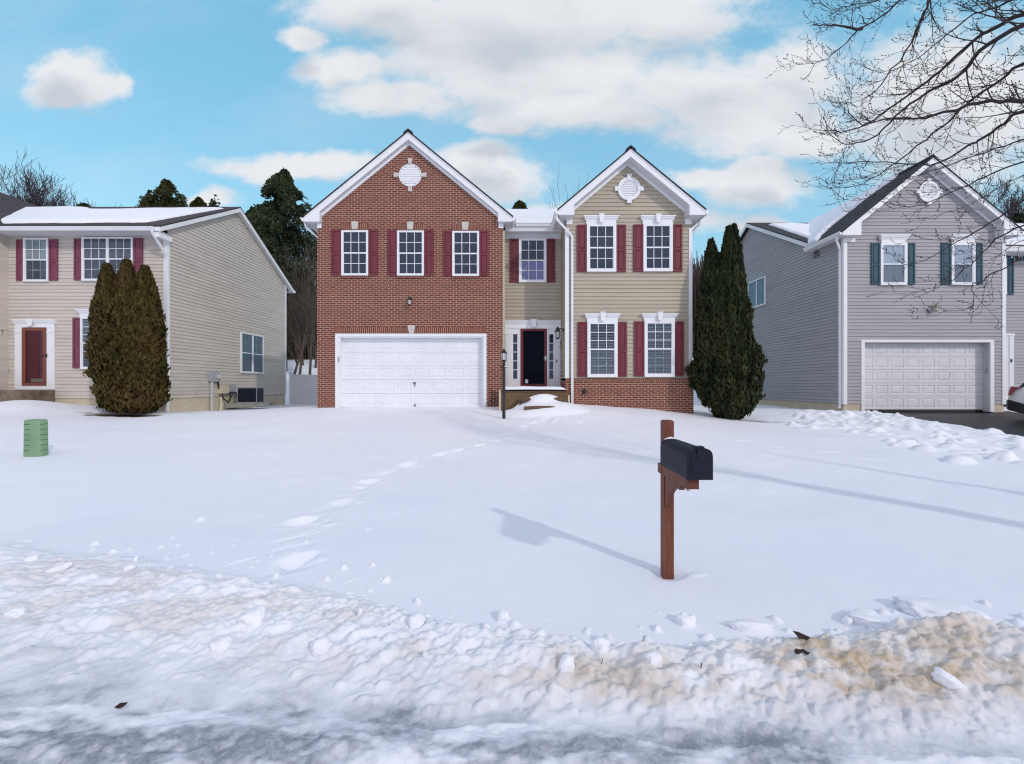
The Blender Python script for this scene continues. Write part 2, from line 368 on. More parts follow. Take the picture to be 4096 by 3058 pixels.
M = dict(
    brick=brick_mat('red_brick'), soldier=brick_mat('soldier_brick', bw=0.069, rh=0.40, soldier=True),
    tan=siding_mat('tan_siding', (0.445, 0.392, 0.308)), beige=siding_mat('beige_siding', (0.585, 0.53, 0.475)), grey=siding_mat('grey_siding', (0.355, 0.345, 0.365), (0.22, 0.22, 0.22)),
    white=mat('white_paint', (0.80, 0.81, 0.84), 0.45, 0.04, 2.0, 0.05), vinyl=mat('white_vinyl', (0.74, 0.75, 0.78), 0.5, 0.06, 1.0, 0.05), soffit=mat('soffit_vinyl', (0.70, 0.70, 0.72), 0.6, 0.06, 1.5),
    limestone=mat('cast_stone', (0.56, 0.53, 0.49), 0.85, 0.12, 8.0, 0.3), shutter=mat('maroon_paint', (0.155, 0.026, 0.040), 0.55, 0.15, 3.0, 0.15, 90, stretch=(1, 1, 0.3)),
    shutter_pink=mat('faded_maroon_paint', (0.19, 0.048, 0.085), 0.6, 0.15, 2.0, 0.15, 90), teal=mat('teal_paint', (0.013, 0.062, 0.098), 0.5, 0.2, 3.0, 0.15, 90),
    door=mat('garage_door_paint', (0.79, 0.80, 0.84), 0.45, 0.05, 1.2, 0.06, 70), door_grey=mat('old_garage_door_paint', (0.71, 0.70, 0.73), 0.5, 0.06, 1.2, 0.06, 70), jamb_grey=mat('grey_jamb_paint', (0.55, 0.57, 0.58), 0.55, 0.08, 2),
    maroon_door=mat('maroon_door_paint', (0.14, 0.012, 0.022), 0.35, 0.1, 3), redwood=mat('brown_door_paint', (0.20, 0.062, 0.042), 0.45, 0.12, 4),
    glass=glass_mat('window_glass'), door_glass=glass_mat('storm_glass', 0.004, (0.5, 0.55, 0.7)), clear=glass_mat('clear_glass', 0.025, (0.72, 0.70, 0.74)),
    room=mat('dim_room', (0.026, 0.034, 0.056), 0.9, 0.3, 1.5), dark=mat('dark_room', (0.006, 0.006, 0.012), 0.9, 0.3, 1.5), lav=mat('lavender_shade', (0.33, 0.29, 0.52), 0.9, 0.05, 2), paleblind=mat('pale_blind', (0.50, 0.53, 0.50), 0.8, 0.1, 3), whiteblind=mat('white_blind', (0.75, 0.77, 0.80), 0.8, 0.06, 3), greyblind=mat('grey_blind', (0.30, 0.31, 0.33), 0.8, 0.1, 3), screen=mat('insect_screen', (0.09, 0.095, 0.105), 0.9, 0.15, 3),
    roof=shingle_mat('dark_shingles'), roof_brown=shingle_mat('brown_shingles', (0.035, 0.026, 0.03), (0.075, 0.055, 0.06)), ridge=mat('ridge_vent', (0.02, 0.015, 0.02), 0.8, 0.3, 10),
    black=mat('black_metal', (0.014, 0.014, 0.016), 0.4, 0.25, 8, 0.1), iron=mat('weathered_black_metal', (0.030, 0.026, 0.028), 0.6, 0.35, 9, 0.2), lamp_glass=mat('frosted_lamp_glass', (0.55, 0.55, 0.57), 0.25, 0.2, 12), steel=mat('brushed_steel', (0.55, 0.56, 0.58), 0.3, 0.1, 10, metal=1.0), brass=mat('dull_brass', (0.33, 0.29, 0.20), 0.45, 0.15, 20, metal=0.4),
    concrete=mat('tan_concrete', (0.52, 0.44, 0.32), 0.9, 0.14, 2.5, 0.3, 60, col2=(0.62, 0.56, 0.43)), step=mat('exposed_aggregate', (0.16, 0.105, 0.058), 0.95, 0.35, 30, 0.6, 120), stone=mat('brown_paver', (0.135, 0.085, 0.055), 0.95, 0.35, 25, 0.6, 100), old_step=mat('stained_step', (0.17, 0.135, 0.10), 0.95, 0.4, 4, 0.4, 60),
    post=mat('redwood_stain', (0.155, 0.046, 0.024), 0.6, 0.3, 6, 0.35, 60, stretch=(6, 6, 0.6)), mailbox=mat('navy_mailbox_paint', (0.007, 0.011, 0.025), 0.6, 0.25, 5, 0.05, spec=0.25), pedestal=mat('green_plastic', (0.20, 0.33, 0.195), 0.6, 0.1, 4, 0.1), vent_dark=mat('pedestal_slot', (0.085, 0.15, 0.085), 0.8, 0.1, 4),
    meter=mat('meter_grey', (0.38, 0.39, 0.41), 0.5, 0.08, 5), pipe=mat('grey_conduit', (0.50, 0.50, 0.51), 0.5, 0.1, 5), cream=mat('cream_box', (0.60, 0.56, 0.42), 0.6, 0.08, 5), ac=mat('navy_grille', (0.010, 0.014, 0.032), 0.5, 0.2, 8), ac_top=mat('ac_casing', (0.30, 0.31, 0.33), 0.5, 0.1, 6), pad=mat('grey_green_pad', (0.27, 0.29, 0.26), 0.8, 0.12, 4),
    asphalt=mat('wet_asphalt', (0.016, 0.016, 0.018), 0.5, 0.4, 1.2, 0.5, 120), bark=mat('grey_bark', (0.10, 0.075, 0.062), 0.9, 0.3, 9, 0.5, 50, stretch=(1, 1, 0.3)), twig=mat('purple_brown_twig', (0.040, 0.026, 0.027), 0.8, 0.3, 7), far_twig=mat('greyish_twig', (0.052, 0.036, 0.046), 0.9, 0.25, 2), pine_bark=mat('pine_bark', (0.04, 0.028, 0.022), 0.95, 0.3, 8), leaf_debris=mat('dead_leaf', (0.022, 0.007, 0.006), 0.7, 0.4, 30),
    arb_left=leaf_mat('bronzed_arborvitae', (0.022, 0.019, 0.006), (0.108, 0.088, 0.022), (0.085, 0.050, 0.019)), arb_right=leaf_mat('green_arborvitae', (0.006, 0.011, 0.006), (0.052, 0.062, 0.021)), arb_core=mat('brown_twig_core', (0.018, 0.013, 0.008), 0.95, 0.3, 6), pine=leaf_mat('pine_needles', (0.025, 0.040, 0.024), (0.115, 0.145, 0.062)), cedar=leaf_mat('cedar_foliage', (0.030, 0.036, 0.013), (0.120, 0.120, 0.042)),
    snow=snow_mat('clean_snow'), ground=snow_mat('ground_snow', True), car=mat('white_car_paint', (0.70, 0.73, 0.72), 0.25, 0.03, 1, spec=0.6), rubber=mat('tyre_rubber', (0.012, 0.012, 0.013), 0.8, 0.2, 10), plastic=mat('black_plastic', (0.012, 0.012, 0.014), 0.5, 0.2, 6), tail=mat('red_lens', (0.26, 0.006, 0.012), 0.15, 0.1, 5), alloy=mat('alloy_rim', (0.42, 0.43, 0.45), 0.35, 0.1, 6, metal=0.8), thicket=mat('brown_thicket', (0.085, 0.058, 0.042), 0.95, 0.3, 1.5),
)

# ------------------------------------------------------------------ ground
PY = np.array([-400, -3, 2.5, 4.15, 6, 8.25, 11, 13.5, 16, 18.5, 22, 27, 31, 40, 60, 200, 700.0])
PV = np.array([0, 0, 0.0, 0.10, 0.16, 0.27, 0.50, 0.76, 0.95, 0.92, 0.80, 0.66, 1.45, 3.85, 5.2, 7, 9.0])
CTRL = [  # x, y, height wanted, radius
    (-3.5, 16.1, 0.975, 1.6), (-6.0, 15.9, 0.985, 1.0), (-1.1, 15.9, 1.0, 0.8), (-7.2, 18.0, 0.97, 1.2),
    (1.95, 15.3, 1.17, 0.9), (3.7, 15.3, 1.05, 0.9), (5.8, 15.3, 0.86, 0.9), (7.0, 14.9, 0.64, 1.1), (9.2, 18.0, 0.72, 1.6), (11.0, 18.6, 0.80, 1.2), (9.5, 14.0, 0.55, 1.8),
    (12.8, 17.6, 0.74, 1.2), (15.5, 17.6, 0.66, 2.5), (12.8, 12.5, 0.46, 1.6), (16, 13, 0.52, 3.0), (14, 9, 0.30, 3.0), (9.0, 9.0, 0.40, 2.0),
    (-12.3, 16.9, 0.75, 0.9), (-13.7, 16.3, 0.98, 0.7), (-14.6, 16.0, 1.10, 0.7), (-15.9, 15.4, 1.36, 0.65), (-18.0, 15.0, 1.08, 0.8), (-20, 14.8, 1.25, 1.2),
    (-11.9, 19.5, 0.62, 1.3), (-11.6, 23, 0.62, 1.5), (-10, 26, 0.62, 2.0), (-12.0, 14.6, 0.72, 1.2), (-8.6, 8.8, 0.49, 1.5), (-14, 11, 0.62, 2.0), (-9.4, 17.0, 0.80, 1.2), (-8.2, 16.2, 0.93, 0.8),
    (-11.5, 18.2, 0.63, 0.9),
]
def vnoise(x, y, seed=0):
    x = np.asarray(x, float); y = np.asarray(y, float)
    xi = np.floor(x).astype(np.int64); yi = np.floor(y).astype(np.int64); fx = x - xi; fy = y - yi
    fx = fx * fx * fx * (fx * (fx * 6 - 15) + 10); fy = fy * fy * fy * (fy * (fy * 6 - 15) + 10)
    def h(a, b):
        n = (a * 374761393 + b * 668265263 + seed * 1442695041) & 0x7fffffff
        n = ((n ^ (n >> 13)) * 1274126177) & 0x7fffffff
        return ((n ^ (n >> 16)) & 0xffff) / 65535.0
    return (h(xi, yi) * (1 - fx) + h(xi + 1, yi) * fx) * (1 - fy) + (h(xi, yi + 1) * (1 - fx) + h(xi + 1, yi + 1) * fx) * fy - 0.5
def fbm(x, y, seed=0, oct=4, rough=0.5):
    a, s, f = 1.0, 0.0, 1.0
    for k in range(oct):
        s = s + a * vnoise(x * f + 13.7 * k, y * f - 7.1 * k, seed + k); a *= rough; f *= 2.03
    return s
def prof(Y): return (np.interp(Y - 0.9, PY, PV) + np.interp(Y - 0.3, PY, PV) + np.interp(Y + 0.3, PY, PV) + np.interp(Y + 0.9, PY, PV)) / 4
def base_h(X, Y):
    X = np.asarray(X, float); Y = np.asarray(Y, float)
    z = prof(Y); num = np.zeros_like(z); den = np.full_like(z, 0.25)
    for (a, b, h, r) in CTRL:
        g = np.exp(-((X - a) ** 2 + (Y - b) ** 2) / (2 * r * r)); num = num + g * (h - float(prof(np.array(b)))); den = den + g
    far = np.clip((np.abs(X) - 24) / 20, 0, 1)
    return z + num / den * (1 - far) + (0.012 * fbm(X * 0.5, Y * 0.5, 3, 3) + 0.030 * fbm(X * 0.8, Y * 0.9, 4, 2) + 0.006 * fbm(X * 2.7, Y * 2.7, 6, 3)) * np.clip((Y - 3) / 3, 0, 1)
def solve(px, py, dz=0.0):
    Y = 6.0
    for _ in range(60):
        X = (px - CX) / F * Y; z = float(base_h(np.array([X]), np.array([Y]))[0]) + dz
        Y = 0.5 * Y + 0.5 * F * (HC - z) / max(py - CY, 5)
    return ((px - CX) / F * Y, Y)

def axis(parts):
    out = [parts[0][0]]
    for a, b, s0, s1 in parts:
        n = max(1, int(round((b - a) / ((s0 + s1) / 2)))); t = np.linspace(0, 1, n + 1)[1:]
        w = s0 * t + (s1 - s0) * t * t / 2; w = w / w[-1]
        out += list(a + (b - a) * w)
    return np.array(out)
GX = axis([(-700, -40, 120, 8), (-40, -22, 3, 0.5), (-22, -6, 0.12, 0.08), (-6, -3.4, 0.03, 0.016), (-3.4, 4.0, 0.0135, 0.0135), (4.0, 6.5, 0.016, 0.04), (6.5, 18, 0.06, 0.09), (18, 40, 0.5, 3), (40, 700, 8, 120)])
GY = axis([(-300, -5, 60, 2), (-5, 1.6, 1.0, 0.05), (1.6, 4.0, 0.0115, 0.0125), (4.0, 6.5, 0.014, 0.03), (6.5, 17.5, 0.035, 0.075), (17.5, 30, 0.12, 0.5), (30, 60, 0.8, 3), (60, 900, 10, 150)])
XX, YY = np.meshgrid(GX, GY)
H = base_h(XX, YY)
DIRT = np.zeros_like(H); SLUSH = np.zeros_like(H); SOIL = np.zeros_like(H)

# snow bank thrown up along the kerb: road side at bank_lo, lawn side at bank_hi
def bank_lo(X): return np.interp(X, [-5, -3, -1, 0, 1, 2.2, 6], [2.56, 2.52, 2.45, 2.39, 2.29, 2.16, 2.05]) + 0.13 * fbm(X * 1.3, X * 0 + 2, 11, 3) + 0.05 * fbm(X * 6, X * 0 + 4, 15, 2)
def bank_hi(X): return np.interp(X, [-6, -3.5, -2.2, -1.2, -0.4, 0.4, 1.3, 2.1, 2.8, 3.6, 6], [5.2, 4.55, 4.15, 3.75, 3.30, 3.12, 3.10, 3.22, 3.42, 3.30, 3.25]) + 0.10 * fbm(X * 2.0, X * 0 + 5, 12, 3)
def bank_amp(X): return np.interp(X, [-6, -3, -1.2, 0, 1.5, 2.5, 4, 7], [0.05, 0.055, 0.075, 0.10, 0.12, 0.16, 0.16, 0.14])
lo, hi, amp = bank_lo(XX), bank_hi(XX), bank_amp(XX)
tt = np.clip((YY - lo) / (hi - lo), 0, 1)
sh = np.clip(tt / 0.62, 0, 1); sh = sh * sh * (3 - 2 * sh); fl = np.clip((1 - tt) / 0.22, 0, 1); fl = fl * fl * (3 - 2 * fl)
ridge = sh * fl
near = (YY < 7)
H += amp * ridge * (0.85 + 0.5 * fbm(XX * 1.4, YY * 2.2, 21, 3))
inb = ridge
rgh = np.clip(ridge * 1.6, 0, 1)
rx_, ry_ = XX * 0.80 + YY * 0.60, -XX * 0.60 + YY * 0.80   # shoved diagonally by the plough
H += rgh * (0.050 * np.abs(fbm(rx_ * 3.0, ry_ * 5.0, 31, 4, 0.6)) + 0.026 * fbm(XX * 11, YY * 13, 41, 5, 0.65)) * (YY < 7)
# icy, rutted road in front
road = np.clip((lo + 0.16 + 0.14 * fbm(XX * 5, YY * 7, 181, 3) - YY) / 0.34, 0, 1) * (YY > -4)
H += road * (0.022 * fbm(XX * 1.3, YY * 7.0, 51, 4) + 0.026 * fbm(XX * 8, YY * 11, 61, 5, 0.65))
H += road * 0.02 * np.sin((YY - 0.03 * XX) * 9.0 + 1.6 * fbm(XX * 0.8, YY * 0.8, 71, 2))

H0 = H.copy()
def stamp(x, y, rx, ry, ang, amp_, mode='max', p=0.5, rag=0.22, seed=0):
    rr = max(rx, ry) * 1.35
    i0, i1 = np.searchsorted(GX, x - rr), np.searchsorted(GX, x + rr); j0, j1 = np.searchsorted(GY, y - rr), np.searchsorted(GY, y + rr)
    if i1 - i0 < 2 or j1 - j0 < 2: return
    X = XX[j0:j1, i0:i1] - x; Y = YY[j0:j1, i0:i1] - y; c, s = math.cos(ang), math.sin(ang)
    a = (X * c + Y * s) / rx; b = (-X * s + Y * c) / ry
    q = a * a + b * b
    if rag: q = q * (1 + rag * 2 * fbm(a * 1.6 + seed * 3.3, b * 1.6 - seed, 81, 3))
    k = np.clip(1 - q, 0, 1)
    if mode == 'max':   # a clod resting on the bank: its top follows the slope below it, tipped a little
        tip = 1 + 0.35 * (a * math.cos(seed) + b * math.sin(seed))
        H[j0:j1, i0:i1] = np.where(k > 0, np.maximum(H[j0:j1, i0:i1], H0[j0:j1, i0:i1] + amp_ * k ** p * tip), H[j0:j1, i0:i1])
    else:
        H[j0:j1, i0:i1] += amp_ * k ** p
rng = np.random.RandomState(5)
# lumps of ploughed snow, large to small
for n_, r0, r1, h0, h1 in ((60, 0.045, 0.08, 0.014, 0.030), (600, 0.020, 0.046, 0.010, 0.024), (3400, 0.008, 0.022, 0.005, 0.014)):
    for k in range(n_):
        x = rng.uniform(-5.5, 5.2); a_, b_ = float(bank_lo(np.array(x))), float(bank_hi(np.array(x)))
        t = rng.beta(2.4, 1.8) if r0 > 0.02 else rng.uniform(0.1, 1.02)
        y = a_ + (b_ - a_) * t
        if x < -1.0 and rng.rand() < 0.62: continue
        r = rng.uniform(r0, r1) * (1.0 if x > -1.2 else 0.8)
        stamp(x, y, r * rng.uniform(1, 1.7), r * rng.uniform(0.6, 0.9), rng.uniform(0.1, 0.9) if x > 0 else rng.uniform(0.3, 0.8), rng.uniform(h0, h1), 'max', 0.5, 0.3, k)
# crumbs that rolled on to the smooth lawn
for k in range(80):
    x = rng.uniform(-4.5, 4.5); b_ = float(bank_hi(np.array(x))); y = b_ + abs(rng.normal(0, 0.16)) * (2.2 if x < -1 else 1.0)
    r = rng.uniform(0.010, 0.035); stamp(x, y, r * 1.3, r, rng.uniform(0, 3), r * 1.1, 'max', 0.5, 0.25, k)
# footprints across the lawn to the door
def S2(x, y): return (800 + x / 1.383, 1550 + y / 1.383)
prints = [(545, 945, .30, .11, .075), (560, 742, .34, .12, .085), (655, 748, .26, .08, .04), (805, 632, .32, .12, .08), (945, 522, .33, .12, .08), (1150, 430, .34, .12, .075), (1330, 372, .36, .12, .06), (1440, 350, .3, .1, .05), (1560, 320, .34, .13, .06), (1640, 296, .3, .12, .05), (1690, 262, .32, .13, .06), (1780, 240, .3, .13, .06), (1800, 218, .3, .13, .06), (1865, 196, .3, .14, .06), (1930, 170, .3, .14, .06), (1890, 180, .3, .13, .05), (1970, 150, .3, .13, .05), (1920, 150, .3, .13, .05), (2060, 138, .3, .12, .05), (2110, 148, .3, .12, .05), (240, 955, .32, .03, -.018), (445, 842, .22, .03, -.015), (640, 800, .24, .03, -.014), (1030, 545, .22, .03, -.012), (1060, 625, .15, .03, -.012), (930, 785, .09, .05, -.02), (830, 1068, .16, .02, -.012)]
for x, y, l, w_, dd_ in prints:
    gx, gy = solve(*S2(x, y)); stamp(gx, gy, l * 0.72, w_ * (1.35 if dd_ > 0 else .9), R(48), -dd_ * (.62 if dd_ > 0 else .7), 'add', 1.35, 0.25, int(x))
    if dd_ > 0: stamp(gx - 0.05, gy + 0.10, l * 0.75, w_ * 1.5, R(50), 0.012, 'add', 1.2, 0.3, int(y))
    if dd_ > 0: stamp(gx + 0.16, gy - 0.06, l * 0.5, w_ * .7, R(45), 0.014, 'add', 1.0, 0.5, int(y) + 5)
trail = [(470, 1010), (545, 945), (570, 742), (805, 632), (945, 522), (1150, 430), (1330, 372), (1560, 320), (1690, 262), (1800, 218), (1930, 170)]
for (xa, ya), (xb, yb) in zip(trail[:-1], trail[1:]):
    for t in np.linspace(0, 1, 7)[:-1]:
        gx, gy = solve(*S2(xa + (xb - xa) * t + rng.normal(0, 14), ya + (yb - ya) * t + rng.normal(0, 5))); stamp(gx, gy, rng.uniform(.16, .30), rng.uniform(.08, .16), R(rng.uniform(30, 65)), -rng.uniform(.006, .016), 'add', 1.1, 0.4, int(xa + 50 * t))
for x, y in ((2975, 1765), (3110, 1790), (3320, 1810), (3500, 1840), (2560, 1690), (2660, 1708), (2430, 1672)):
    gx, gy = solve(x, y); stamp(gx, gy, 0.30, 0.07, R(-18), -0.022, 'add', 1.2, 0.2, int(x)); stamp(gx + .02, gy + 0.10, 0.32, 0.05, R(-18), 0.008, 'add', 1.2, 0.2, int(x))
# trampled, shovelled snow in front of the right-hand house
for k in range(260):
    px, py = rng.uniform(3130, 4096), 0
    py = 1648 + (px - 3130) * rng.uniform(0.02, 0.24) + rng.normal(0, 9)
    if rng.rand() < 0.35: py = rng.uniform(1640, 1720); px = rng.uniform(3150, 3700)
    gx, gy = solve(px, max(py, 1625))
    if gy > 17.6 or gx > 12.7: continue
    if rng.rand() < 0.6: stamp(gx, gy, rng.uniform(0.10, 0.24), rng.uniform(0.08, 0.15), rng.uniform(0, 3), rng.uniform(0.03, 0.10), 'add', 0.6, 0.5, k)
    else: stamp(gx, gy, rng.uniform(0.12, 0.24), rng.uniform(0.09, 0.14), rng.uniform(0, 3), -rng.uniform(0.03, 0.08), 'add', 0.7, 0.4, k)
for px, py, r, a_ in ((3620, 1782, .24, .13), (3700, 1800, .27, .12), (3840, 1850, .30, .12), (4010, 1840, .26, .14), (3810, 1770, .2, .08), (4080, 1790, .25, .10), (3960, 1725, .22, .08), (3500, 1725, .22, .09), (3250, 1715, .2, .10), (3220, 1675, .22, .09), (3400, 1655, .25, .12)):
    gx, gy = solve(px, py); stamp(gx, gy, r, r * 0.6, rng.uniform(0, 1), a_, 'add', 0.5, 0.5, px)
# mound over the porch steps
stamp(0.95, 14.30, 1.45, 0.80, 0.0, 0.25, 'add', 1.0, 0.1, 3)
stamp(0.85, 14.62, 0.85, 0.40, 0.0, 0.24, 'add', 0.9, 0.1, 4)
# small hollow against the mailbox post, bare soil rings under the evergreens
stamp(1.36, 4.165, 0.17, 0.14, 0, -0.035, 'add', 1.0, 0.1, 5); stamp(1.62, 4.14, 0.1, 0.05, 0.2, 0.012, 'add', 1.0, 0.1, 6)
for (x, y, rx, ry) in ((-12.45, 15.05, 1.25, 0.42), (7.35, 14.45, 0.75, 0.20), (8.35, 14.35, 0.55, 0.10)):
    q = ((XX - x) / rx) ** 2 + ((YY - y - 0.16 * (x - XX) * (x > 0)) / ry) ** 2 + 0.9 * fbm(XX * 2.5, YY * 2.5, 91, 3)
    k = np.clip((1 - q) * 3, 0, 1); SOIL = np.maximum(SOIL, k); H -= 0.05 * k
# shovelled drive of the right-hand house and the sheltered strip along the left-hand house
edge = 12.62 + 0.22 * fbm(XX * 0 + 3.0, YY * 0.9, 95, 4) + 0.05 * np.clip(13 - YY, 0, 4)
clear = np.clip((XX - edge) / 0.18, 0, 1) * np.clip((18.9 - YY) / 0.1, 0, 1) * np.clip((YY - 5.0) / 1.0, 0, 1) * np.clip((21 - XX) / 0.5, 0, 1)
snowpatch = np.clip(1 - ((XX - 19.4) / 0.9) ** 2 - ((YY - 17.6) / 0.9) ** 2, 0, 1)
H -= 0.17 * clear * (1 - np.clip(snowpatch * 3, 0, 1)); H += 0.06 * np.exp(-((XX - edge + 0.25) / 0.22) ** 2) * (YY > 6) * (YY < 17.6) * (0.6 + fbm(XX * 3, YY * 3, 97, 3))
# dirt carried by the plough (brown) and road slush (grey): patches with shapes of their own
dpat = fbm(XX * 2.1 + 3.4, YY * 3.6 + 1.3, 107, 5, 0.6); spots = fbm(XX * 7, YY * 9, 111, 4, 0.6)
side = np.interp(XX, [-6, -3, -1.4, -0.4, 0.6, 1.5, 2.5, 6], [0.14, 0.18, 0.20, 0.28, 0.46, 0.52, 0.44, 0.38])
DIRT = np.clip((dpat * 1.5 + spots * 0.7 + 0.12) * 1.9, 0, 1) * side * np.clip(ridge * 1.5, 0, 1) * np.clip((hi - 0.16 - YY) / 0.22, 0, 1)
DIRT = np.maximum(DIRT, np.clip(1 - ((XX - 1.87) / 0.22) ** 2 - ((YY - 2.98) / 0.12) ** 2 + 0.8 * spots, 0, 1) * 0.75)
DIRT = np.clip(DIRT, 0, 0.80) + 0.42 * np.clip((XX + 0.3) / 1.2, 0, 1) * np.clip(ridge * 1.5, 0, 1) * np.clip(0.55 + 1.4 * fbm(XX * 0.9, YY * 1.6, 171, 3), 0, 1) * np.clip((hi - 0.1 - YY) / 0.2, 0, 1) + 0.14 * np.clip(ridge, 0, 1) * (0.5 + dpat)
wob = 0.10 * fbm(XX * 1.1, YY * 0.6, 151, 3)
rut = np.exp(-((YY - (2.30 + 0.02 * XX) - wob) / 0.075) ** 2) + 0.8 * np.exp(-((YY - 2.06 + wob) / 0.06) ** 2)
SLUSH = np.clip(road * (0.50 + 0.14 * np.clip(-XX, 0, 2) + 1.7 * fbm(XX * 1.6, YY * 4, 121, 5, 0.6) + 0.9 * fbm(XX * 9, YY * 14, 161, 4, 0.6)) + 0.55 * rut * road * (0.7 + fbm(XX * 3, YY * 3, 131, 3)), 0, 0.95) + (0.34 + 0.5 * fbm(XX * 4, YY * 6, 141, 4)) * np.clip(1 - tt * 2.0, 0, 1) * (tt > 0)
SLUSH *= (YY > -6) * (YY < 5)
nx, ny = len(GX), len(GY)
gme = bpy.data.meshes.new('snow_ground')
gme.vertices.add(nx * ny); gme.vertices.foreach_set('co', np.stack([XX, YY, H], -1).astype(np.float32).ravel())
jj, ii = np.meshgrid(np.arange(ny - 1), np.arange(nx - 1), indexing='ij'); q0 = (jj * nx + ii).ravel()
quads = np.stack([q0, q0 + 1, q0 + nx + 1, q0 + nx], -1).astype(np.int32); nf = len(quads)
gme.loops.add(nf * 4); gme.loops.foreach_set('vertex_index', quads.ravel()); gme.polygons.add(nf)
gme.polygons.foreach_set('loop_start', np.arange(nf, dtype=np.int32) * 4); gme.polygons.foreach_set('use_smooth', np.ones(nf, bool)); gme.update(); gme.validate()
for nm, arr in (('dirt', DIRT), ('slush', SLUSH), ('soil', SOIL)):
    at = gme.attributes.new(nm, 'FLOAT', 'POINT'); at.data.foreach_set('value', arr.astype(np.float32).ravel())
gme.materials.append(M['ground'])
tag(bpy.data.objects.new('snow_ground', gme), 'deep snow over the sloping front lawns and icy street', None, None, 'structure')
COL.objects.link(bpy.data.objects['snow_ground'])
def gz(x, y):  # height of the finished ground
    i = min(max(int(np.searchsorted(GX, x)), 1), nx - 1); j = min(max(int(np.searchsorted(GY, y)), 1), ny - 1)
    fx = (x - GX[i - 1]) / (GX[i] - GX[i - 1]); fy = (y - GY[j - 1]) / (GY[j] - GY[j - 1])
    return float((H[j - 1, i - 1] * (1 - fx) + H[j - 1, i] * fx) * (1 - fy) + (H[j, i - 1] * (1 - fx) + H[j, i] * fx) * fy)
def hit(px, py):  # where the sight line through a photograph point meets the finished snow
    Y = 2.0
    while Y < 30:
        if PZ(py, Y) <= gz(PX(px, Y), Y): break
        Y += 0.01
    return PX(px, Y), Y
# drive sheet of the right-hand house
dx = np.linspace(12.3, 21.5, 60); dy = np.linspace(4.0, 18.85, 90); DX, DY = np.meshgrid(dx, dy); DZ = base_h(DX, DY) - 0.06
b = MB(); b.v = [tuple(q) for q in np.stack([DX, DY, DZ], -1).reshape(-1, 3)]
b.f = [(j * 60 + i, j * 60 + i + 1, (j + 1) * 60 + i + 1, (j + 1) * 60 + i) for j in range(89) for i in range(59)]
tag(b.build('driveway', M['asphalt'], None, True), 'dark wet asphalt driveway cleared of snow', None, None, 'structure')

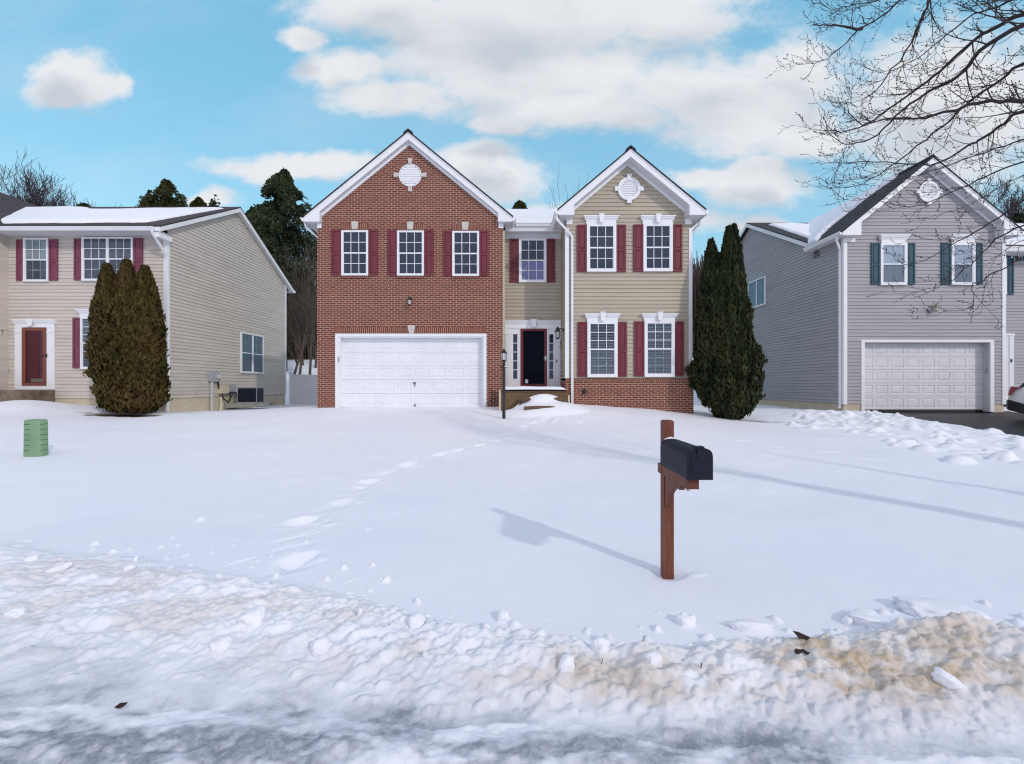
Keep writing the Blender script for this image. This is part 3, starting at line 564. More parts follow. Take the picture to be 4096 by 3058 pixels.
# ------------------------------------------------------------------ house components
def FR(Y): return ((0, Y, 0), (1, 0, 0), (0, -1, 0))
def window(par, fr, u0, u1, z0, z1, nb=0.038, cols=3, rows=2, cas=0.055, back='room', blind=None, low=None, up=None, double=False, grille=True, gm='white', gup=False, screen=False, name='window', slide=False):
    f = MB(*fr); d = nb + 0.055
    f.box(u0, u1, nb - 0.02, d, z1 - cas, z1); f.box(u0, u1, nb - 0.02, d + 0.012, z0, z0 + cas)
    f.box(u0, u0 + cas, nb - 0.02, d, z0 + cas, z1 - cas); f.box(u1 - cas, u1, nb - 0.02, d, z0 + cas, z1 - cas)
    zm = (z0 + z1) / 2
    bays = [(u0 + cas, u1 - cas)]
    if double:
        um = (u0 + u1) / 2; f.box(um - cas * 0.6, um + cas * 0.6, nb - 0.02, d - 0.004, z0 + cas, z1 - cas)
        bays = [(u0 + cas, um - cas * 0.6), (um + cas * 0.6, u1 - cas)]
    if slide:
        um = (u0 + u1) / 2; f.box(um - 0.03, um + 0.03, nb - 0.02, d - 0.01, z0 + cas, z1 - cas)
    w = f.build(name, M['white'], par)
    for (a, c) in bays:
        s = MB(*fr); e = 0.024
        if not slide:
            s.box(a, c, nb - 0.01, nb + 0.046, zm - 0.022, zm + 0.022)
            s.box(a, a + e, nb - 0.01, nb + 0.034, z0 + cas, zm - 0.022); s.box(c - e, c, nb - 0.01, nb + 0.034, z0 + cas, zm - 0.022); s.box(a + e, c - e, nb - 0.01, nb + 0.034, z0 + cas, z0 + cas + e)
            s.box(a, a + e * 0.7, nb - 0.01, nb + 0.044, zm + 0.022, z1 - cas); s.box(c - e * 0.7, c, nb - 0.01, nb + 0.044, zm + 0.022, z1 - cas)
            s.build('sash', M['white'], w)
        if grille:
            for (za, zb, ng, mt) in ((zm + 0.022, z1 - cas, nb + 0.026, M[gm]), (z0 + cas + e, zm - 0.022, nb + (0.006 if screen else 0.018), M['white'])):
                if gup and za < zm: continue
                g = MB(*fr)
                for k in range(1, cols):
                    x = a + (c - a) * k / cols; g.box(x - 0.010, x + 0.010, ng, ng + 0.008, za, zb)
                for k in range(1, rows):
                    z = za + (zb - za) * k / rows
                    for q in range(cols):
                        xa = a + (c - a) * q / cols + (0.010 if q else 0); xb = a + (c - a) * (q + 1) / cols - (0.010 if q < cols - 1 else 0)
                        g.box(xa, xb, ng, ng + 0.008, z - 0.010, z + 0.010)
                g.build('grille', mt, w)
        for (za, zb, ng) in ((zm, z1 - cas, nb + 0.022), (z0 + cas, zm, nb + 0.014)):
            q = MB(*fr); q.quad(q.p(a, ng, za), q.p(c, ng, za), q.p(c, ng, zb), q.p(a, ng, zb)); q.build('pane', M['glass'], w, fix=False)
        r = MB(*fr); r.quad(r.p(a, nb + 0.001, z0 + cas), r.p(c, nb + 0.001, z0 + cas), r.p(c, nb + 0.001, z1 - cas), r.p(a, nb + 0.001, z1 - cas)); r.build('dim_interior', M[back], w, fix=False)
        for mname, (za, zb) in ((up, (zm, z1 - cas)), (low, (z0 + cas, zm))):
            if mname:
                q = MB(*fr); q.box(a + 0.006, c - 0.006, nb + 0.003, nb + 0.006, za, zb); q.build('shade', M[mname], w)
        if blind:
            mname, za, zb, sp_ = blind; za = z0 + cas + (z1 - z0 - 2 * cas) * za; zb = z0 + cas + (z1 - z0 - 2 * cas) * zb
            q = MB(*fr); z = za
            while z < zb: q.box(a + 0.004, c - 0.004, nb + 0.003, nb + 0.010, z, z + sp_ * 0.45); z += sp_
            q.build('blind', M[mname], w)
        if screen:
            q = MB(*fr); q.quad(q.p(a, nb + 0.004, z0 + cas), q.p(c, nb + 0.004, z0 + cas), q.p(c, nb + 0.004, zm), q.p(a, nb + 0.004, zm)); q.build('insect_screen', M['screen'], w, fix=False)
    return w
def head(par, fr, u0, u1, z0, z1, nb=0.022, key=True, kw=0.085):
    h = z1 - z0; f = MB(*fr); i = 0.07
    f.box(u0 + i, u1 - i, nb - 0.02, nb + 0.05, z0, z0 + h * 0.48)
    f.sweep([(nb - 0.02, z0 + h * 0.48), (nb + 0.06, z0 + h * 0.48), (nb + 0.07, z0 + h * 0.60), (nb + 0.095, z0 + h * 0.66), (nb + 0.10, z0 + h * 0.78), (nb + 0.125, z0 + h * 0.86), (nb + 0.125, z1), (nb - 0.02, z1)], u0 + 0.02, u1 - 0.02)
    f.prism([(u0 + 0.02, z0 + h * 0.78), (u0 + 0.02, z1), (u0 - 0.015, z1), (u0 - 0.015, z1 - h * 0.12)], nb, nb + 0.13); f.prism([(u1 - 0.02, z0 + h * 0.78), (u1 + 0.015, z1 - h * 0.12), (u1 + 0.015, z1), (u1 - 0.02, z1)], nb, nb + 0.13)
    w = f.build('window_head', M['white'], par)
    if key:
        c = (u0 + u1) / 2; k = MB(*fr); k.prism([(c - kw * 0.72, z0 + h * 0.06), (c + kw * 0.72, z0 + h * 0.06), (c + kw, z1 + 0.03), (c - kw, z1 + 0.03)], nb + 0.128, nb + 0.16)
        k.box(c - kw * 1.15, c + kw * 1.15, nb + 0.128, nb + 0.175, z1 + 0.03, z1 + 0.045); k.build('keystone', M['white'], w)
    return w
def shutter(par, fr, u0, u1, z0, z1, m, nb=0.036, mid=0.47, nm='shutter'):
    f = MB(*fr); st = 0.055; zm = z0 + (z1 - z0) * mid
    f.box(u0, u1, nb - 0.015, nb + 0.012, z0, z1)
    f.box(u0, u0 + st, nb + 0.012, nb + 0.030, z0, z1); f.box(u1 - st, u1, nb + 0.012, nb + 0.030, z0, z1)
    for a, b_ in ((z0, z0 + 0.07), (zm - 0.035, zm + 0.035), (z1 - 0.06, z1)): f.box(u0 + st, u1 - st, nb + 0.012, nb + 0.030, a, b_)
    for a, b_ in ((z0 + 0.07, zm - 0.035), (zm + 0.035, z1 - 0.06)):
        p, q = 0.012, 0.035; A = [(u0 + st + p, a + p), (u1 - st - p, a + p), (u1 - st - p, b_ - p), (u0 + st + p, b_ - p)]; B = [(u0 + st + q, a + q), (u1 - st - q, a + q), (u1 - st - q, b_ - q), (u0 + st + q, b_ - q)]
        vs = [f.p(x, nb + 0.0125, z) for x, z in A] + [f.p(x, nb + 0.027, z) for x, z in B]
        f.add(vs, [(4, 5, 6, 7)] + [(k, (k + 1) % 4, 4 + (k + 1) % 4, 4 + k) for k in range(4)])
    return f.build(nm, m, par)
def garage_door(par, fr, u0, u1, z0, z1, n, m, cols=8, rows=5):
    f = MB(*fr); cw = (u1 - u0) / cols; rh = (z1 - z0) / rows; g = 0.004
    def rect(a, b_, c, d, nn): return [f.p(a, nn, c), f.p(b_, nn, c), f.p(b_, nn, d), f.p(a, nn, d)]
    for j in range(rows):
        za, zb = z0 + j * rh + g, z0 + (j + 1) * rh - g
        f.add([f.p(u0, n - 0.03, za - 2 * g), f.p(u1, n - 0.03, za - 2 * g), f.p(u1, n - 0.012, za), f.p(u0, n - 0.012, za)], [(0, 1, 2, 3)])
        f.add([f.p(u0, n - 0.012, za), f.p(u1, n - 0.012, za), f.p(u1, n, za + 0.004), f.p(u0, n, za + 0.004)], [(0, 1, 2, 3)])
        f.add([f.p(u0, n, zb), f.p(u1, n, zb), f.p(u1, n - 0.02, zb + g), f.p(u0, n - 0.02, zb + g)], [(0, 1, 2, 3)])
        for i in range(cols):
            a, b_ = u0 + i * cw, u0 + (i + 1) * cw; mx, mz = cw * 0.095, rh * 0.17
            L = [rect(a, b_, za + 0.004, zb, n), rect(a + mx, b_ - mx, za + mz, zb - mz, n), rect(a + mx + 0.016, b_ - mx - 0.016, za + mz + 0.016, zb - mz - 0.016, n - 0.016), rect(a + mx + 0.030, b_ - mx - 0.030, za + mz + 0.030, zb - mz - 0.030, n - 0.014), rect(a + mx + 0.055, b_ - mx - 0.055, za + mz + 0.055, zb - mz - 0.055, n - 0.001)]
            f.add(sum(L, []), [(4 * k + q, 4 * k + (q + 1) % 4, 4 * k + 4 + (q + 1) % 4, 4 * k + 4 + q) for k in range(4) for q in range(4)] + [(16, 17, 18, 19)])
    return f.build('garage_door', m, par, fix=False)
GUT = [(0, 0), (0.07, 0.0), (0.085, 0.03), (0.105, 0.07), (0.125, 0.085), (0.125, 0.125), (0.11, 0.125), (0.105, 0.10), (0, 0.10)]
def gutter(par, fr, u0, u1, zb, n0, nm='gutter'):
    f = MB(*fr); f.sweep([(n0 + a, zb + b_) for a, b_ in GUT], u0, u1); return f.build(nm, M['white'], par)
def gutter_y(par, x, sgn, y0, y1, zb):
    f = MB(); sweep_y(f, [(a, zb + b_) for a, b_ in GUT], x, sgn, y0, y1); return f.build('gutter', M['white'], par)
def spout(par, pts, w=0.036, nm='downspout', m='white'):
    f = MB(); f.tube(pts, w * 1.35, 4)
    z0, z1 = pts[-1][2], pts[-2][2]
    for t in (0.12, 0.55): 
        z = z0 + (z1 - z0) * t; x, y = pts[-1][0], pts[-1][1]; f.wbox(x - w * 1.15, x + w * 1.15, y - w * 1.05, y + w * 1.6, z - 0.012, z + 0.012)
    return f.build(nm, M[m], par)
def gable(par, Yw, Yf, Yb, ap, el, er, d, xli, xri, zb, wl, wr, froof='roof', rakem='white', tails=True, yl=None):
    """front gable: roof slabs, rake boards, sloped soffits and boxed returns; el/er are the eave tips, wl/wr the wall corners"""
    rf = MB(); th = 0.045
    for (x, z), sg in ((el, -1), (er, 1)):
        s = (ap[1] - z) / (ap[0] - x); xo = x + sg * 0.03; zo = z + s * (xo - x)
        ye = yl if (yl and sg < 0) else Yb; rf.slab([(xo, Yf - 0.035, zo + th + .012), (ap[0], Yf - 0.035, ap[1] + th + .012), (ap[0], Yb, ap[1] + th + .012), (xo, ye, zo + th + .012)], th)
    roof = rf.build('roof', M[froof], par)
    rv = MB(); s1 = (ap[1] - el[1]) / (ap[0] - el[0]); w = 0.17
    pts = [(ap[0] - w, ap[1] - s1 * w + 0.085), (ap[0] - w * 0.85, ap[1] - s1 * w * 0.85 + 0.13), (ap[0], ap[1] + 0.125), (ap[0] + w * 0.85, ap[1] - s1 * w * 0.85 + 0.13), (ap[0] + w, ap[1] - s1 * w + 0.085), (ap[0], ap[1] + 0.07)]
    rv.frame((0, 0, 0), (1, 0, 0), (0, -1, 0)); rv.prism(pts, -Yb, -(Yf - 0.02)); rv.build('ridge_cap', M['ridge'], roof)
    def zi(x, e): return e[1] + (ap[1] - e[1]) / (ap[0] - e[0]) * (x - e[0])
    rk = MB(*FR(Yf))
    rk.prism([el, (el[0], zb), (xli, zb), (xli, zi(xli, el) - d), (ap[0], ap[1] - d), (xri, zi(xri, er) - d), (xri, zb), (er[0], zb), er, ap], -0.03, 0.0)
    rk.build('rake_trim', M[rakem], par)
    rk = MB(*FR(Yf)); h = 0.05  # narrow crown strip under the shingles
    rk.prism([el, (el[0], el[1] - h), (ap[0], ap[1] - h), (er[0], er[1] - h), er, ap], 0.001, 0.018); rk.build('drip_edge', M[rakem], par)
    sf = MB(); y0, y1 = Yf + 0.031, Yw + 0.03
    for e, xi in ((el, xli), (er, xri)):
        a = (xi, zi(xi, e) - d); q = (ap[0], ap[1] - d)
        n_ = 26
        for k in range(n_):  # v-grooved soffit boards
            t0, t1 = k / n_, (k + 0.93) / n_; P = lambda t: (a[0] + (q[0] - a[0]) * t, a[1] + (q[1] - a[1]) * t)
            A, B = P(t0), P(t1); sf.slab([(A[0], y0, A[1] + .012), (B[0], y0, B[1] + .012), (B[0], y1, B[1] + .012), (A[0], y1, A[1] + .012)], 0.012)
        sf.slab([(a[0], y0, a[1] + .03), (q[0], y0, q[1] + .03), (q[0], y1, q[1] + .03), (a[0], y1, a[1] + .03)], 0.012)
    for e, xi, wx, sg in ((el, xli, wl, -1), (er, xri, wr, 1)):
        xa, xb = sorted((e[0], xi)); sf.wbox(xa + .004, xb - .004, Yf + 0.031, Yw + 0.3, zb + 0.004, zb + 0.022)       # underside of the return
        xa, xb = sorted((e[0], wx)); sf.wbox(xa + .004, xb - .004, Yw + 0.3, yl if (yl and sg < 0) else Yb, zb + 0.004, zb + 0.022)   # eave soffit
        xs = sorted((xi, xi - sg * -0.02)); sf.wbox(xi - 0.02 if sg > 0 else xi, xi if sg > 0 else xi + 0.02, Yf + 0.032, Yw + 0.02, zb + 0.023, zi(xi, e) - d)
    sf.build('soffit', M['soffit'], par)
    fz = MB(*FR(Yw)); fd = 0.10  # frieze board on the wall under the rake
    for e, xi in ((el, xli), (er, xri)):
        a = (xi, zi(xi, e) - d); q = (ap[0], ap[1] - d)
        fz.prism([a, q, (q[0], q[1] - fd), (a[0], a[1] - fd)] if a[0] < q[0] else [q, a, (a[0], a[1] - fd), (q[0], q[1] - fd)], 0.0, 0.035)
    for e, xi, wx, sg in ((el, xli, wl, -1), (er, xri, wr, 1)):
        xa, xb = sorted((wx, xi)); fz.box(xa, xb, 0.0, 0.034, zb - 0.16, zb + 0.0)
    fz.build('frieze', M[rakem], par)
    for e, sg in ((el, -1), (er, 1)):
        fa = MB(); xa, xb = sorted((e[0] - sg * 0.02, e[0])); fa.wbox(xa, xb, Yf + 0.031, yl if (yl and sg < 0) else Yb, zb + 0.004, e[1]); fa.build('fascia', M[rakem], par)
    return roof
def round_vent(par, fr, u, z, r, ro, nb, keym='white', ring=True, keys=True, kl=0.09, slats=9):
    v = MB(*fr)
    if ring: v.ring(u, z, r, ro, nb, nb + 0.05)
    v.ring(u, z, r - 0.03, r, nb, nb + 0.03)
    o = v.build('round_vent', M['white'], par)
    s = MB(*fr); ri = r - 0.03
    for k in range(slats):
        za = z - ri + 2 * ri * k / slats; zb = za + 2 * ri / slats
        hw = math.sqrt(max(0.0004, ri * ri - max(abs(za - z), abs(zb - z)) ** 2)) if k not in (0, slats - 1) else ri * 0.5
        hw = math.sqrt(max(0.003, ri * ri - ((za + zb) / 2 - z) ** 2))
        s.add([s.p(u - hw, nb + 0.026, za), s.p(u + hw, nb + 0.026, za), s.p(u + hw, nb + 0.002, zb), s.p(u - hw, nb + 0.002, zb)], [(0, 1, 2, 3)])
        s.add([s.p(u - hw, nb + 0.002, za), s.p(u + hw, nb + 0.002, za), s.p(u + hw, nb + 0.026, za), s.p(u - hw, nb + 0.026, za)], [(0, 1, 2, 3)])
    s.build('louvre', M['white'], o, fix=False)
    if keys:
        for a in range(4):
            k = MB(*fr); c, q = math.cos(a * math.pi / 2), math.sin(a * math.pi / 2); n1 = nb + 0.065
            pts = [(r - 0.01, -0.055), (ro + kl, -0.075), (ro + kl, 0.075), (r - 0.01, 0.055)]
            k.prism([(u + x * c - y * q, z + x * q + y * c) for x, y in pts], nb, n1); k.build('keystone', M[keym], o)
    return o
def text(par, body, x, y, z, size, m, nm):
    cu = bpy.data.curves.new(nm, 'FONT'); cu.body = body; cu.size = size; cu.extrude = 0.006; cu.align_x = 'CENTER'; cu.align_y = 'CENTER'
    o = bpy.data.objects.new(nm, cu); COL.objects.link(o); o.rotation_euler = (R(90), 0, 0); oo = origin(par); o.location = (x - oo.x, y - oo.y, z - oo.z); o.parent = par; cu.materials.append(m)
    bpy.context.view_layer.update(); me = bpy.data.meshes.new_from_object(o); q = bpy.data.objects.new(nm, me); COL.objects.link(q); q.location = o.location; q.rotation_euler = o.rotation_euler; q.parent = par
    bpy.data.objects.remove(o); q.name = nm; return q
def wall_lantern(par, x, y, z, nrm, s=1.0, m='black'):
    """small coach lantern; nrm is the wall's outward direction"""
    n = Vector(nrm); b_ = MB(); w = Vector((x, y, z))
    e = n.cross(Vector((0, 0, 1)))
    bp = MB((x, y, 0), tuple(e), tuple(n)); bp.disc(0, z, 0.062 * s, 0.0, 0.02 * s, 16)
    bp.tube([w + n * 0.02, w + n * 0.09 * s + Vector((0, 0, 0.05 * s)), w + n * 0.17 * s + Vector((0, 0, 0.03 * s))], 0.014 * s, 6)
    c = w + n * 0.17 * s
    bp.lathe(c.x, c.y, [(0.008 * s, c.z + 0.10 * s), (0.035 * s, c.z + 0.06 * s), (0.05 * s, c.z + 0.02 * s), (0.085 * s, c.z - 0.03 * s), (0.085 * s, c.z - 0.042 * s)], 8)
    bp.lathe(c.x, c.y, [(0.055 * s, c.z - 0.20 * s), (0.05 * s, c.z - 0.225 * s), (0.02 * s, c.z - 0.24 * s)], 8)
    for k in range(6):
        a = math.pi / 3 * k; bp.tube([(c.x + 0.072 * s * math.cos(a), c.y + 0.072 * s * math.sin(a), c.z - 0.04 * s), (c.x + 0.055 * s * math.cos(a), c.y + 0.055 * s * math.sin(a), c.z - 0.205 * s)], 0.006 * s, 4)
    o = bp.build('wall_lamp', M[m], par)
    g = MB(); g.lathe(c.x, c.y, [(0.066 * s, c.z - 0.043 * s), (0.05 * s, c.z - 0.199 * s)], 6); g.build('lamp_glass', M['lamp_glass'], o)
    return o
def snow_sheet(name, O, A, B, na, nb_, tf, label, cat='roof snow', seed=0, tmax=0.14):
    """snow lying on a roof plane: O + a*A + b*B, thickness tf(a, b) in metres (negative = bare)"""
    O, A, B = Vector(O), Vector(A), Vector(B); N = A.cross(B).normalized()
    if N.z < 0: N = -N
    a = np.linspace(0, 1, na); bb = np.linspace(0, 1, nb_); AA, BB = np.meshgrid(a, bb)
    T = tf(AA, BB); P = np.array(O)[None, None] + AA[..., None] * np.array(A) + BB[..., None] * np.array(B)
    th = np.where(T > 0, tmax * np.sqrt(np.clip(T / 0.06, 0, 1)) * (1 + 0.25 * fbm(P[..., 0] * 0.7, P[..., 1] * 0.7 + seed, 7, 3)), -0.03)
    P = P + th[..., None] * np.array(N)
    keep = (T[:-1, :-1] > 0) | (T[1:, :-1] > 0) | (T[:-1, 1:] > 0) | (T[1:, 1:] > 0)
    j, i = np.nonzero(keep); q = j * na + i
    me = bpy.data.meshes.new(name); me.from_pydata(P.reshape(-1, 3).tolist(), [], np.stack([q, q + 1, q + na + 1, q + na], -1).tolist())
    bm = bmesh.new(); bm.from_mesh(me); bmesh.ops.delete(bm, geom=[v for v in bm.verts if not v.link_faces], context='VERTS'); bmesh.ops.recalc_face_normals(bm, faces=bm.faces); bm.to_mesh(me); bm.free()
    me.polygons.foreach_set('use_smooth', [True] * len(me.polygons)); me.materials.append(M['snow'])
    o = bpy.data.objects.new(name, me); COL.objects.link(o); return tag(o, label, cat)

# ------------------------------------------------------------------ the brick house
YB, YY_, YR = 16.16, 15.45, 16.95      # brick front, tan bay front, recessed entry wall
BACK = 26.5
bh = thing('brick_house', (0, 17, 0.95), 'red brick and tan sided house with maroon shutters and a white double garage', 'house')
def bx(x): return PX(x, YB)
def bz(y): return PZ(y, YB)
FB = FR(YB)
WL, WR = bx(1269.5), bx(2014)
ap_b = (PX(1632.5, 15.95), PZ(530, 15.95)); el_b = (PX(1216, 15.95), PZ(869, 15.95)); er_b = (PX(2049, 15.95), PZ(869, 15.95))
sl = (ap_b[1] - el_b[1]) / (ap_b[0] - el_b[0])
def roofz(x): return ap_b[1] - sl * abs(x - ap_b[0])
g0, g1, gt = bx(1341), bx(1946), bz(1335.5)
w = MB(*FB); zt = lambda x: roofz(x) - 0.10
w.prism([(WL, 0.2), (g0, 0.2), (g0, gt), (WL, gt)], -0.35, 0); w.prism([(g1, 0.2), (WR, 0.2), (WR, gt), (g1, gt)], -0.35, 0)
w.prism([(WL, gt), (WR, gt), (WR, zt(WR)), (ap_b[0], zt(ap_b[0])), (WL, zt(WL))], -0.35, 0)
w.build('brick_wall', M['brick'], bh)
w = MB(); w.wbox(WL + 0.03, WR - 0.004, YB + 0.36, BACK, 0.2, zt(WL)); w.build('garage_wing_wall', M['tan'], bh)
w = MB(); w.wbox(WR - 0.03, WR + 0.045, YB - 0.012, YB + 0.05, 0.9, bz(925)); w.build('corner_board', M['tan'], bh)
gable(bh, YB, 15.95, BACK + 0.3, ap_b, el_b, er_b, 0.235, PX(1277, 15.95), PX(1993, 15.95), PZ(887, 15.95), WL, WR)
gzb = PZ(887, 15.95)
gutter_y(bh, el_b[0], -1, 15.93, BACK, gzb + 0.02); gutter_y(bh, er_b[0], 1, 15.93, YR - 0.42, gzb + 0.02)
spout(bh, [(el_b[0] - 0.05, 16.15, gzb + 0.02), (el_b[0] - 0.04, 16.2, gzb - 0.10), (WL - 0.06, 16.5, gzb - 0.42), (WL - 0.06, 16.5, 0.9)])
# three upper windows with brick heads, stone keys and shutters
for (x0, x1, y0, y1, s0, s1, s2, s3) in ((1368, 1474.6, 925, 1104.5, 1326.5, 1367.3, 1475.4, 1512), (1590, 1697, 926, 1105, 1552, 1589.4, 1697.8, 1735), (1810, 1917, 927.5, 1106.5, 1774, 1809.4, 1917.8, 1954)):
    window(bh, FB, bx(x0), bx(x1), bz(y1), bz(y0), nb=0.02)
    shutter(bh, FB, bx(s0), bx(s1), bz(y1 - 2), bz(y0 - 4), M['shutter'], 0.018); shutter(bh, FB, bx(s2), bx(s3), bz(y1 - 2), bz(y0 - 4), M['shutter'], 0.018)
    l = MB(*FB); a, c, k = bx(x0 - 2), bx(x1 - 2), (bx(x0) + bx(x1)) / 2 - 0.02
    l.prism([(a, bz(y0 - 6)), (k - 0.10, bz(y0 - 6)), (k - 0.12, bz(y0 - 30)), (a, bz(y0 - 30))], -0.01, 0.006); lo_ = l.build('brick_lintel', M['soldier'], bh)
    l = MB(*FB); l.prism([(k + 0.10, bz(y0 - 6)), (c, bz(y0 - 6)), (c, bz(y0 - 30)), (k + 0.12, bz(y0 - 30))], -0.01, 0.006); l.build('brick_lintel', M['soldier'], bh)
    q = MB(*FB); q.prism([(k - 0.095, bz(y0 - 7)), (k + 0.095, bz(y0 - 7)), (k + 0.118, bz(y0 - 38)), (k - 0.118, bz(y0 - 38))], -0.01, 0.022); q.build('keystone', M['limestone'], lo_)
    s_ = MB(*FB); s_.box(bx(x0 - 1), bx(x1 - 2), -0.01, 0.05, bz(y1 + 9), bz(y1 + 0.5)); s_.build('brick_sill', M['soldier'], bh)
# round gable vent
vu, vz = bx(1641.6), bz(703)
q = MB(*FB); q.ring(vu, vz, 0.385, 0.50, -0.01, 0.012, 48)
m_, t_, p_ = newmat('ring_brick'); tc_ = t_.n('ShaderNodeTexCoord'); sp_ = t_.n('ShaderNodeSeparateXYZ', Vector=tc_.outputs['Object'])
oo_ = origin(bh); an_ = t_.math('ARCTAN2', t_.math('SUBTRACT', sp_.outputs[2], vz - oo_.z), t_.math('SUBTRACT', sp_.outputs[0], vu - oo_.x))
fr_ = t_.math('FRACT', t_.math('MULTIPLY', an_, 34 / (2 * math.pi))); st_ = t_.math('GREATER_THAN', fr_, 0.82)
t_.L.new(t_.mix(st_, (0.18, 0.05, 0.033), (0.48, 0.38, 0.31)), p_.inputs['Base Color']); p_.inputs['Roughness'].default_value = 0.85; M['ring_brick'] = m_
q.build('brick_ring', M['ring_brick'], bh)
round_vent(bh, FB, vu, vz, 0.385, 0.385, 0.004, 'limestone', ring=False, kl=0.17)
# garage: brick soldier course, white frame in the reveal, door
l = MB(*FB); kz = bz(1310); kc = bx(1646)
l.box(bx(1339), kc - 0.10, -0.01, 0.006, gt, kz); l.build('brick_lintel', M['soldier'], bh); l = MB(*FB); l.box(kc + 0.10, bx(1942), -0.01, 0.006, gt, kz); lo_ = l.build('brick_lintel', M['soldier'], bh)
q = MB(*FB); q.prism([(kc - 0.078, gt), (kc + 0.078, gt), (kc + 0.133, bz(1302)), (kc - 0.133, bz(1302))], -0.01, 0.03); q.build('keystone', M['limestone'], lo_)
fz_ = bz(1638); DY_ = -0.24
d0, d1, dt_ = bx(1361), bx(1930), bz(1352)
f = MB(*FB)
f.box(g0, g0 + 0.11, -0.26, 0.012, fz_, gt - 0.10); f.box(g1 - 0.10, g1, -0.26, 0.012, fz_, gt - 0.10); f.box(g0, g1, -0.26, 0.012, gt - 0.10, gt)
f.box(g0 + 0.11, g0 + 0.15, -0.26, -0.03, fz_, gt - 0.10); f.box(g1 - 0.14, g1 - 0.10, -0.26, -0.03, fz_, gt - 0.10); f.box(g0 + 0.15, g1 - 0.14, -0.26, -0.03, gt - 0.14, gt - 0.10)
f.build('garage_frame', M['white'], bh)
gd = garage_door(bh, FB, g0 + 0.15, g1 - 0.14, PZ(1630, YB + 0.24), gt - 0.14, DY_, M['door'])
f = MB(*FB); f.box(g0 + 0.15, g1 - 0.14, -0.27, DY_ - 0.005, PZ(1650, YB), PZ(1630, YB + .24) - 0.004); f.build('bottom_seal', M['stone'], gd)
f = MB(*FB); c = bx(1652.5); f.box(c - 0.035, c + 0.035, DY_ - 0.01, DY_ + 0.03, bz(1536), bz(1530.5)); f.box(c - 0.012, c + 0.02, DY_ - 0.01, DY_ + 0.02, bz(1544), bz(1540)); f.box(c - 0.005, c + 0.035, DY_ - 0.01, DY_ + 0.03, bz(1627), bz(1619.5)); f.build('handle', M['black'], gd)
f = MB(*FB); f.box(bx(1352), bx(1358), 0.0125, 0.03, bz(1448), bz(1428)); f.build('keypad', M['meter'], bh)
wall_lantern(bh, bx(1642), YB, bz(1200), (0, -1, 0), 0.95)

# tan bay on the right
FY = FR(YY_); yx = lambda x: PX(x, YY_); yz = lambda y: PZ(y, YY_)
BL, BR = yx(2265), yx(2765)
ap_y = (PX(2523, 15.02), PZ(597, 15.02)); el_y = (PX(2234, 15.02), PZ(841, 15.02)); er_y = (PX(2822, 15.02), PZ(842, 15.02))
sly = (ap_y[1] - el_y[1]) / (ap_y[0] - el_y[0]); rz_y = lambda x: ap_y[1] - sly * abs(x - ap_y[0]) - 0.18
zbrk = yz(1514)
w = MB(*FY); w.siding([(BL, zbrk), (BR, zbrk), (BR, rz_y(BR)), (ap_y[0], rz_y(ap_y[0])), (BL, rz_y(BL))])
w.prism([(BL, zbrk), (BR, zbrk), (BR, rz_y(BR)), (ap_y[0], rz_y(ap_y[0])), (BL, rz_y(BL))], -0.05, -0.002)
w.frame((BL, 0, 0), (0, 1, 0), (-1, 0, 0)); w.siding([(YY_ + 0.02, zbrk), (YR, zbrk), (YR, 7.2), (YY_ + 0.02, 7.2)]); 
w.wbox(BL + 0.004, BR - 0.004, YY_ + 0.06, BACK, zbrk, 7.2)
w.build('tan_wall', M['tan'], bh)
w = MB(); w.wbox(BL - 0.02, BR + 0.06, YY_ - 0.035, BACK, 0.2, zbrk - 0.085); w.build('brick_base', M['brick'], bh)
w = MB(*FY); w.sweep([(0.0, zbrk - 0.085), (0.06, zbrk - 0.085), (0.06, zbrk - 0.03), (0.0, zbrk - 0.001)], BL - 0.02, BR + 0.06); w.build('brick_sill', M['soldier'], bh)
w = MB(*FY); w.box(BL + .1, BR - .1, 0.0, 0.03, zbrk, zbrk + 0.03); w.build('starter_strip', M['tan'], bh)
w = MB(); zc = yz(915)
w.wbox(BL - 0.038, BL + 0.085, YY_ - 0.038, YY_ + 0.0, zbrk, zc); w.wbox(BL - 0.038, BL - 0.0, YY_, YY_ + 0.085, zbrk, zc); w.build('corner_board', M['white'], bh); w = MB(); w.wbox(BR - 0.085, BR + 0.025, YY_ - 0.038, YY_ + 0.085, zbrk, zc); w.build('corner_board', M['white'], bh)
gable(bh, YY_, 15.02, BACK + 0.3, ap_y, el_y, er_y, 0.235, PX(2296, 15.02), PX(2759, 15.02), PZ(860, 15.02), BL, BR)
gy = PZ(860, 15.02)
gutter_y(bh, el_y[0], -1, 15.0, YR - 0.42, gy + 0.02); gutter_y(bh, er_y[0], 1, 15.0, BACK, gy + 0.02)
sx = yx(2288)
spout(bh, [(el_y[0] - 0.05, 15.12, gy + 0.02), (el_y[0] - 0.04, 15.12, gy - 0.10), (el_y[0] + 0.06, 15.16, gy - 0.2), (sx - 0.08, YY_ - 0.10, yz(938)), (sx, YY_ - 0.09, yz(952)), (sx, YY_ - 0.09, 1.0)])
spout(bh, [(er_y[0] + 0.05, 15.6, gy + 0.02), (er_y[0] + 0.05, 15.65, gy - 0.10), (er_y[0] - 0.02, 15.7, gy - 0.17), (BR + 0.10, 15.8, gy - 0.42), (BR + 0.07, 15.8, gy - 0.5), (BR + 0.07, 15.8, 0.9)])
